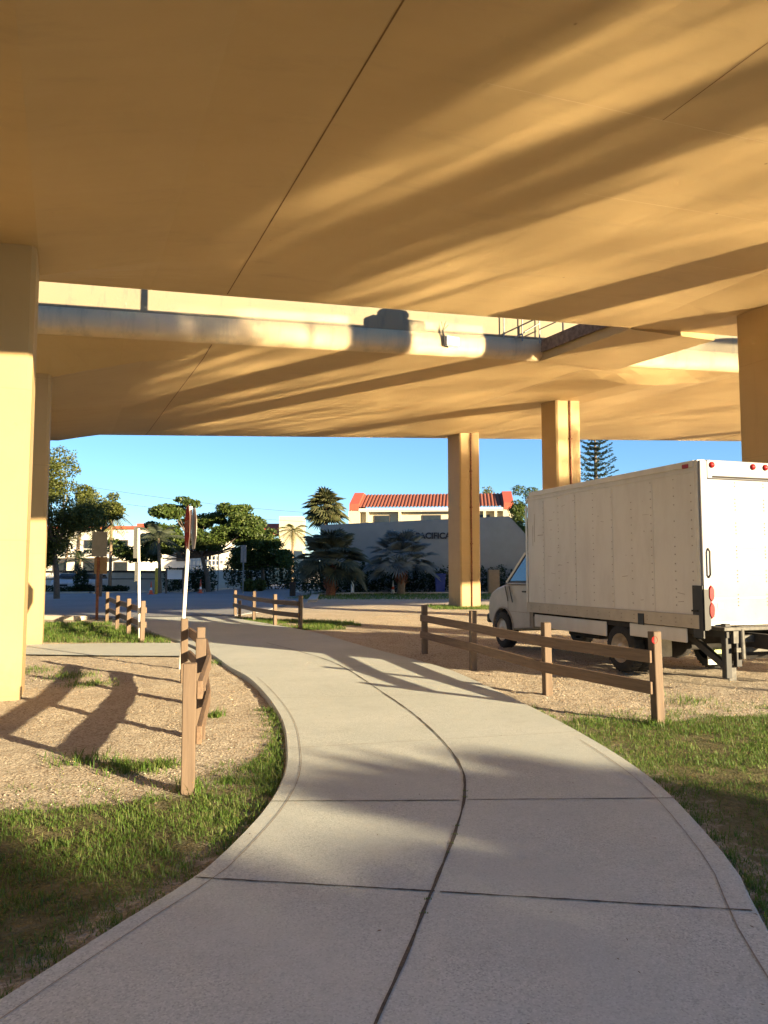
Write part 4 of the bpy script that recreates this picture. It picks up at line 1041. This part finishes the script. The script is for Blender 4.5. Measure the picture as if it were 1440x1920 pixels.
# parked cars
def car(label,loc,rz):
    root=thing('parked_car',label,'car',loc,rz,'silver cars parked before the low white wall')
    prof=[(-2.1,.35),(-2.15,.75),(-2.05,.95),(-1.2,1.0),(1.0,.98),(1.9,.88),(2.12,.7),(2.15,.35)]
    mb=MB(); mb.prism(prof,[0,1,2,3],lambda p,t:(p[0]*(1 if t in(1,2) else .985),(-.86,-.8,.8,.86)[t],p[1]+(0 if t in(0,3) else .03))); mb.build('body',M['carwhite'],root)
    mb=MB(); mb.prism([(-1.75,.98),(-1.2,1.42),(.1,1.45),(.95,1.0)],[0,1],lambda p,t:(p[0],(-1 if t==0 else 1)*(.76-(p[1]-.98)*.28),p[1])); mb.build('cabin',M['carwhite'],root)
    mb=MB(); mb.add([(.99,-.62,1.06),(.99,.62,1.06),(.22,.52,1.43),(.22,-.52,1.43)],[(0,1,2,3)]); mb.build('windscreen',M['glassd'],root,(.02,0,.01),False)
    for s in (-1,1):
        mb=MB(); mb.prism([(-1.5,1.04),(-1.1,1.36),(.08,1.38),(.68,1.04)],[0,1],lambda p,t:(p[0],s*(.767+.006*t-(p[1]-.98)*.28),p[1])); mb.build('side_window',M['glassd'],root)
        mb=MB(); mb.box((2.1,s*.6,.72),(.08,.34,.14),bev=.02); mb.build('headlight',M['signwhite'],root)
        for x in (-1.3,1.35): wheel(root,'wheel',x,s*.76,.32,.2,s)
    mb=MB(); mb.box((2.14,0,.55),(.05,.8,.16)); mb.build('grille',M['black'],root)
    return root
p=hp(128,1100,62); car('silver car nose-on between the dark trunk and bush',(p[0],62.0,0),R(-80))
p=hp(168,1100,62); car('silver car half hidden behind the tan notice sign',(p[0]+.3,62.0,0),R(-84))
# ------------------------------------------------------------------ street furniture
def cone(label,loc,h=.75):
    root=thing('traffic_cone',label,'traffic cone',loc,0,'orange traffic cones by the street')
    mb=MB(); mb.box((0,0,.02),(.38,.38,.04)); mb.lathe([(.14,.04),(.095,.3)],(0,0,0),'z',14); mb.lathe([(.065,.48),(.035,h),(0,h)],(0,0,0),'z',14); mb.build('body',M['orange'],root)
    mb=MB(); mb.lathe([(.0955,.3),(.0655,.48)],(0,0,0),'z',14); mb.build('white_band',M['signwhite'],root)
p=hp(376,1110,58); cone('orange cone alone on the street before the dark bush',(p[0],58,0),1.0)
p=hp(283,1112,55); cone('orange cone leaning company to the yellow bollard',(p[0],55,0),.9)
mb=MB(); mb.lathe([(.11,-.1),(.11,1.75),(.09,1.85),(0,1.88)],(0,0,0),'z',14); o=mb.build('bollard',M['yellow']); p=hp(291,1113,55); o.location=(p[0],55.2,0); tag(o,'tall yellow steel bollard beside an orange cone','bollard')
for px,py,Y,h,lab in ((558,1110,61,1.75,'tall white bollard left of the dark fan palm trunk'),(661,1105,57.5,1.2,'white bollard right of the dark fan palm trunk'),(478,1090,75,1.3,'white bollard at the far bend of the street')):
    mb=MB(); mb.lathe([(.12,-.1),(.12,h-.05),(.09,h),(0,h+.02)],(0,0,0),'z',14); o=mb.build('bollard',M['whitepost']); q=hp(px,1072,Y); o.location=(q[0],Y,0); tag(o,lab,'bollard')
cb=thing('white_post_cone','small pale marker cone below the blue grey palm','traffic cone',(hp(737,1072,57)[0],57,0))
mb=MB(); mb.box((0,0,.02),(.34,.34,.04)); mb.lathe([(.13,.04),(.03,.95),(0,.95)],(0,0,0),'z',12); mb.build('body',M['whitepost'],cb)
mb=MB(); mb.lathe([(.105,.3),(.085,.5)],(0,0,0),'z',12); mb.build('band',M['orange'],cb)
bn=thing('recycling_bin','blue wheeled bin beside the tan column by the hedge','bin',(hp(825,1072,58.3)[0],58.3,0))
mb=MB(); mb.prism([(-.30,-.32),(.30,-.32),(.30,.32),(-.30,.32)],[.08,1.35],lambda p,t:(p[0]*(.82+.18*(t-.08)/1.27)*1.3,p[1]*(.82+.18*(t-.08)/1.27)*1.2,t)); mb.build('body',M['blue'],bn)
mb=MB(); mb.box((0,0,1.41),(.88,.86,.10),bev=.03); mb.build('lid',M['blue'],bn)
for s in (-1,1):
    mb=MB(); mb.lathe([(0,-.03),(.1,-.03),(.1,.03),(0,.03)],(s*.3,.34,.1),'x',12); mb.build('wheel',M['black'],bn)
mb=MB(); mb.box((0,0,.38),(.36,.36,.95),bev=.03); mb.box((0,0,.88),(.42,.42,.08),bev=.02); o=mb.build('litter_bin',M['dark']); q=hp(549,1072,51); o.location=(q[0],51,0); tag(o,'dark square litter bin at the road edge behind the fence','bin')
# street poles and signs far off
fp=thing('flag_pole','tall thin pole with a small drooping red flag','pole',(hp(462,1072,70)[0],70,0))
mb=MB(); mb.tube([(0,0,-.2),(0,0,7.4)],[.10,.05],8); mb.lathe([(0,7.4),(.08,7.46),(0,7.55)],(0,0,0),'z',8); mb.build('pole',M['galv'],fp)
mb=MB(); vs=[(.05+.09*i, .06*math.sin(i*1.3), 5.9-.35*k-.06*i) for i in range(8) for k in range(3)]
mb.add(vs,[(i*3+k,i*3+k+1,(i+1)*3+k+1,(i+1)*3+k) for i in range(7) for k in range(2)]); mb.build('flag',M['redwall'],fp,fix=False)
mb=MB(); mb.beam((-.5,0,6.9),(.5,0,6.9),.05,.05); mb.build('cross_arm',M['galv'],fp)
rs=thing('road_sign','grey sign back on a thin post left of the flag pole','sign',(hp(456,1072,58)[0],58,0))
mb=MB(); mb.tube([(0,0,-.2),(0,0,3.6)],.05,8); mb.build('post',M['galv'],rs)
mb=MB(); mb.box((0,.05,2.95),(.42,.03,1.3)); mb.build('sign_panel',M['signback'],rs)
rs=thing('round_sign','small round pale sign on a post before the flame tree','sign',(hp(409,1072,64)[0],64,0))
mb=MB(); mb.tube([(0,0,-.2),(0,0,3.6)],.045,8); mb.build('post',M['galv'],rs)
mb=MB(); mb.lathe([(0,-.02),(.38,-.02),(.38,.02),(0,.02)],(0,-.06,3.4),'y',20); mb.build('sign_disc',M['signwhite'],rs)
nb=thing('notice_board','low white notice board on two dark posts by the bush','sign',(hp(328,1072,57)[0],57,0))
for s in (-.62,.62):
    mb=MB(); mb.box((s,0,.8),(.12,.12,2.0)); mb.build('post',M['bark'],nb)
mb=MB(); mb.box((0,-.02,1.4),(1.1,.06,.7)); mb.build('board',M['signwhite'],nb)
mb=MB(); mb.box((0,0,1.84),(1.5,.4,.10)); mb.build('board_roof',M['dark'],nb)
ub=thing('utility_cabinet','tan utility cabinet in the hedge seen past the truck hood','cabinet',(hp(925,1072,58)[0],58,0))
mb=MB(); mb.box((0,0,.8),(.85,.6,1.9),bev=.03); mb.build('body',M['signtan'],ub)
mb=MB(); mb.box((0,-.31,.85),(.7,.02,1.6)); mb.build('door',M['signtan'],ub)
# overhead cables with their poles
up=thing('utility_pole','wooden utility pole hidden among the left trees','pole',(-34,70,0))
mb=MB(); mb.tube([(0,0,-.3),(0,0,11.2)],[.18,.12],8); mb.box((0,0,10.4),(2.2,.12,.14)); mb.build('pole',M['bark'],up)
for k,(za,zb_) in enumerate(((10.6,8.0),(9.4,7.0))):
    mb=MB(); a=Vector((-34,70,za)); b_=Vector((-4.5,86,zb_)); pts=[]
    for i in range(25): t=i/24; q=a.lerp(b_,t); q.z-=1.2*4*t*(1-t)*.5; pts.append(q)
    mb.tube(pts,.018,5); o=mb.build('power_cable',M['cable']); tag(o,'thin black overhead cable crossing the sky above the flame tree' if k==0 else 'lower thin black overhead cable crossing the sky','cable')

# ------------------------------------------------------------------ grass and ground litter
def sample_zone(poly,n,pred=None):
    P=np.array(poly); lo=P.min(0); hi=P.max(0); out=[]
    tot=0
    while tot<n:
        s=rng.uniform(lo,hi,(n*2,2)); s=s[inpoly_np(s[:,0],s[:,1],poly)]; s=s[~inpoly_np(s[:,0],s[:,1],PATH)]
        if pred is not None: s=s[pred(s)]
        out.append(s); tot+=len(s)
        if len(s)==0: break
    return np.concatenate(out)[:n]
def nz2(p,sc,z=0.0): return np.array([noise.noise((x*sc,y*sc,z)) for x,y in p])
def blades(p,hmin,hmax,w,spread=.5):
    n=len(p); h=rng.uniform(hmin,hmax,n); az=rng.uniform(0,2*PI,n); th=R(18)+R(62)*rng.uniform(0,1,n)**.8*min(1.0,spread*1.1); wd=w*rng.uniform(.7,1.3,n)
    dx,dy=np.cos(az),np.sin(az); sx,sy=-dy,dx; z0=np.full(n,-.058)
    b=np.stack([p[:,0],p[:,1],z0],1); s=np.stack([sx*wd/2,sy*wd/2,0*wd],1)
    def along(k,t): return np.stack([dx*h*k*np.sin(t),dy*h*k*np.sin(t),h*k*np.cos(t)+.004],1)
    m=b+along(.5,th*.55); t=m+along(.55,np.minimum(th*1.25,R(100)))
    v=np.stack([b-s,b+s,m+s*.8,m-s*.8,t],1).reshape(-1,3)
    i=np.arange(n)*5; f=np.concatenate([np.stack([i,i+1,i+2],1),np.stack([i,i+2,i+3],1),np.stack([i+3,i+2,i+4],1)])
    return v,f
allv=[];allf=[];off=0
def put(v,f):
    global off
    allv.append(v); allf.append(f+off); off+=len(v)
thr=lambda sc,c,k: (lambda s: (nz2(s,sc,k)*.6+nz2(s,sc*3.1,k+9)*.5+rng.uniform(-.18,.18,len(s))>c))
put(*blades(sample_zone(GR['front_left'][0],60000,thr(1.6,-.06,1)),.02,.06,.0055,1.0))
put(*blades(sample_zone(GR['front_left'][0],4000,thr(2.5,.12,4)),.05,.10,.006,.9))
fr=[q for q in GR['front_right'][0]]; fr=[(min(x,6.6),y) for x,y in fr]
put(*blades(sample_zone(fr,66000,thr(1.5,-.18,2)),.02,.06,.006,1.0))
put(*blades(sample_zone(fr,4000,thr(2.5,.1,6)),.05,.10,.006,.9))
put(*blades(sample_zone(GR['mid_left'][0],15000,thr(.9,-.15,3)),.05,.16,.014,.7))
put(*blades(sample_zone(GR['fence_patch'][0],7000,thr(.8,-.05,8)),.05,.14,.016,.7))
put(*blades(sample_zone(GR['verge'][0],9000),.08,.2,.04,.6)); put(*blades(sample_zone(GR['column_foot'][0],3500),.05,.16,.02,.6))
# edges of the slab and weeds in the sand
le=[p for p in LP if 5.2<p[1]<9.5]; s=np.array([(x-abs(rng.normal())*.10-.02,y+rng.normal()*.06) for x,y in le for _ in range(90)]); put(*blades(s,.03,.10,.006,.9))
fl=cat([(-6,5.3),(-4.0,5.75),(-3.0,5.45),(-2.3,5.45),(-1.6,5.75),(-1.25,6.3)],60); s=np.array([(x+rng.normal()*.12,y-.15+abs(rng.normal())*.42) for x,y in fl for _ in range(95)]); put(*blades(s[thr(2.0,.02,5)(s)],.02,.065,.0055,1.0))
fr2=cat([(2.2,8.8),(3.0,8.6),(4.0,8.9),(5.5,9.3)],50); s=np.array([(x+rng.normal()*.12,y-.1+abs(rng.normal())*.40) for x,y in fr2 for _ in range(90)]); put(*blades(s[thr(2.0,.0,5)(s)],.02,.065,.006,1.0))
le=[p for p in LP if 1.8<p[1]<5.3]; s=np.array([(x-abs(rng.normal())*.16-.02,y+rng.normal()*.05) for x,y in le for _ in range(90)]); put(*blades(s,.025,.07,.0055,1.0))
re_=[p for p in RP if 2.5<p[1]<9.5]; s=np.array([(x+abs(rng.normal())*.06+.015,y+rng.normal()*.06) for x,y in re_ for _ in range(50)]); put(*blades(s,.03,.09,.006,.9))
for px,py,n,r in ((405,1335,160,.09),(170,1278,300,.35),(270,1432,160,.15),(310,1425,160,.12),(220,1425,160,.14),(150,1418,200,.25),(1290,1310,150,.4),(60,1252,200,.5),(135,1262,250,.4),(395,1240,150,.25),(360,1470,120,.12),(1230,1350,160,.15),(1110,1350,200,.3),(235,1435,130,.16)):
    x,y=gp(px,py); s=np.stack([x+rng.normal(size=n)*r*.5,y+rng.normal(size=n)*r*.5],1); put(*blades(s,.04,.13,.009,.9))
jt=[p for p in CPL if 2.6<p[1]<6.2]; s=np.array([(x+rng.normal()*.012,y) for x,y in jt for _ in range(14) if noise.noise((x*3,y*3,0))>.12]); v,f=blades(s,.004,.014,.004,.9); v[:,2]+=.055; put(v,f)
go=np_mesh('grass',np.concatenate(allv),np.concatenate(allf),M['grass'])
tag(go,'short patchy green grass growing beside the footpath','grass',kind='stuff')
def chips(n,poly,smin,smax,pred=None):
    p=sample_zone(poly,n,pred); n=len(p); s=rng.uniform(smin,smax,n)**1.0; a=rng.uniform(0,2*PI,n)
    base=np.array([(1,0,0),(0,.6,0),(-1,0,0),(0,-.6,0),(0,0,.45)]); 
    v=base[None]*s[:,None,None]; v=v*rng.uniform(.6,1.3,(n,5,1)); ca,sa=np.cos(a)[:,None],np.sin(a)[:,None]
    x=v[...,0]*ca-v[...,1]*sa; y=v[...,0]*sa+v[...,1]*ca; z=v[...,2]+x*rng.normal(size=(n,1))*.3-.045
    v=np.stack([x+p[:,0:1],y+p[:,1:2],z],-1).reshape(-1,3); i=np.arange(n)*5
    f=np.concatenate([np.stack([i+k,i+(k+1)%4,i+4],1) for k in range(4)]); return v,f
cv=[];cf=[];o_=0
leftsand=[(-7.5,5.4),(-4.5,5.3),(-1.6,5.6),(-1.0,6.6),(-1.15,8.4),(-2.1,11.8),(-3.3,14.6),(-6,14.7),(-8.5,15),(-10,12)]
rightsand=[(2.0,8.6),(3.2,8.6),(5.5,9.3),(9,10),(9,16),(4,24),(0,30),(-1,24),(-.2,16.6),(1.1,12.9)]
for args in ((16000,leftsand,.004,.014),(26000,rightsand,.005,.018),(200,leftsand,.012,.022),(700,rightsand,.012,.03)):
    v,f=chips(*args); cv.append(v); cf.append(f+o_); o_+=len(v)
co=np_mesh('shell_gravel',np.concatenate(cv),np.concatenate(cf),M['chip']); tag(co,'loose shell and mulch chips scattered over the sand','gravel',kind='stuff')

lv=[];n=170
P_=np.array([(rng.uniform(-2.2,2.2),rng.uniform(2.6,11)**1.0) for _ in range(900)]); P_=P_[inpoly_np(P_[:,0],P_[:,1],PATH)][:n]
v,f=leaf_quads(np.column_stack([P_,np.full(len(P_),.006)]),.022,0,.5); v[:,2]=.005+np.abs(v[:,2]-.006)*.25
tag(np_mesh('leaf_litter',v,f,M['twine']),'tiny dry leaf scraps lying on the concrete path','leaf litter',kind='stuff')
# ------------------------------------------------------------------ trees behind the viewer that throw the broken shade
def shade_palm(x,y,h,n=0):
    fan_palm('sabal_palm','cabbage palm on the canal bank behind the viewer',(x,y,0),h,26,1.25,1.15,'palmS',.2,12,'palms along the canal bank',1.0,(-50,85))
for (u,v,h) in ((15.1,-18.3,4.4),(15.0,-21.0,4.4),(14.7,-22.9,4.9),(14.9,-24.6,5.6),(14.3,-26.0,6.2),(14.6,-28.0,6.3),(15.0,-31.0,7.6)):
    shade_palm(*W(u,v),h)
def bank_tree(u,v,zc,r,n,label):
    x,y=W(u,v); return tree('bank_tree',label,'tree',(x,y,0),zc-.8,[(0,0,zc,r,r,r*.8)],'leafA',.3,n,12,r*.42,.1,4)
bank_tree(15.2,-15.6,4.3,1.25,420,'small bushy tree on the canal bank')
rng=np.random.default_rng(21)
a=[]
prof=[(-34,1.5),(-15.2,1.5),(-14.7,.85),(-12.2,.85),(-11.7,2.9),(-10.4,3.2),(-9.2,3.2),(-8.4,2.9),(-8.1,1.8),(-6.2,1.45),(-5.2,.6),(-1.2,.6),(0,1.1),(2,1.5),(6,2.2),(10,2.7)]  # unseen hedge, its heights shaped to streak reflected light on the soffits
v=-34.0
while v<10:
    top=pw(v,prof); top+=rng.uniform(-.3,.3)*(.5 if top<1 else 1)
    if rng.uniform()<.12 and v>-15 and not -12<v<-8: top+=rng.uniform(.5,1.6)
    w=rng.uniform(.13,.26)
    for z in np.arange(.25,top,.33): a.append((15.35+rng.normal()*.12,v+rng.normal()*.05,z,.32,w,.26))
    v+=.33
for (vv,h) in ((-7.95,3.0),(-7.1,2.5),(-4.0,3.4),(-1.9,3.3),(.9,3.0),(3.3,3.6),(-13.2,1.9),(-12.9,1.5)):  # thin leafy stems added to draw narrow dark streaks
    for z in np.arange(.3 if vv<-6 or vv>0 else 2.3,h,.25): a.append((15.4,vv+.04*z,z,.12,.07+.05*math.sin(z*3),.2))
for k in range(40):
    u=17+k*.75+rng.uniform(-.3,.3); top=(.9 if rng.uniform()<.6 else rng.uniform(1.2,2.4)); w=rng.uniform(.12,.3)
    for z in np.arange(.3,top,.4): a.append((u,3.9+rng.normal()*.2,z,w*(1-.35*z/top),.4,.3))
P=cloud(a,34000,.35); P[:,2]=np.abs(P[:,2]); v_,f_=leaf_quads(P,.17); xy=v_.copy(); v_[:,0]=xy[:,0]*CP-xy[:,1]*SP; v_[:,1]=xy[:,0]*SP+xy[:,1]*CP
tag(np_mesh('hedge',v_,f_,M['leafD']),'unseen ragged hedge shaped to streak the light off the canal','hedge')

# ------------------------------------------------------------------ light, sky, camera
SUN_EL=R(12.4); SUN_YAW=R(130)       # yaw clockwise from +Y towards +X
sd=Vector((math.sin(SUN_YAW)*math.cos(SUN_EL),math.cos(SUN_YAW)*math.cos(SUN_EL),math.sin(SUN_EL)))
sun=bpy.data.lights.new('sun','SUN'); sun.energy=5.0; sun.angle=R(.5); sun.color=(1.0,.80,.50)
so=link(bpy.data.objects.new('sun',sun)); so.rotation_euler=sd.to_track_quat('Z','Y').to_euler(); so.location=(30,-30,30)
w=bpy.data.worlds.new('World'); bpy.context.scene.world=w; w.use_nodes=True; nt=w.node_tree
sky=nt.nodes.new('ShaderNodeTexSky'); sky.sky_type='NISHITA'; sky.sun_disc=False; sky.sun_elevation=SUN_EL; sky.sun_rotation=SUN_YAW
sky.air_density=.95; sky.dust_density=.05; sky.ozone_density=5.0
bg=nt.nodes['Background']; bg.inputs['Strength'].default_value=.062; nt.links.new(sky.outputs[0],bg.inputs['Color'])
cam=bpy.data.cameras.new('camera'); cam.sensor_fit='VERTICAL'; cam.sensor_height=24; cam.lens=24*FPX/1920; cam.clip_end=5000; cam.clip_start=.05
co_=link(bpy.data.objects.new('camera',cam)); co_.location=(0,0,EYE); co_.rotation_euler=(PI/2+TH,0,0)
sc=bpy.context.scene; sc.camera=co_
sc.view_settings.view_transform='Standard'; sc.view_settings.look='None'; sc.view_settings.exposure=2.0; sc.view_settings.gamma=1
sc.cycles.max_bounces=8; sc.cycles.diffuse_bounces=5; sc.cycles.glossy_bounces=3; sc.cycles.transparent_max_bounces=4
sc.cycles.caustics_reflective=True; sc.cycles.blur_glossy=0; sc.cycles.sample_clamp_indirect=0
sc.cycles.use_guiding=True; sc.cycles.use_surface_guiding=True; sc.cycles.guiding_training_samples=128
sc.cycles.use_denoising=True
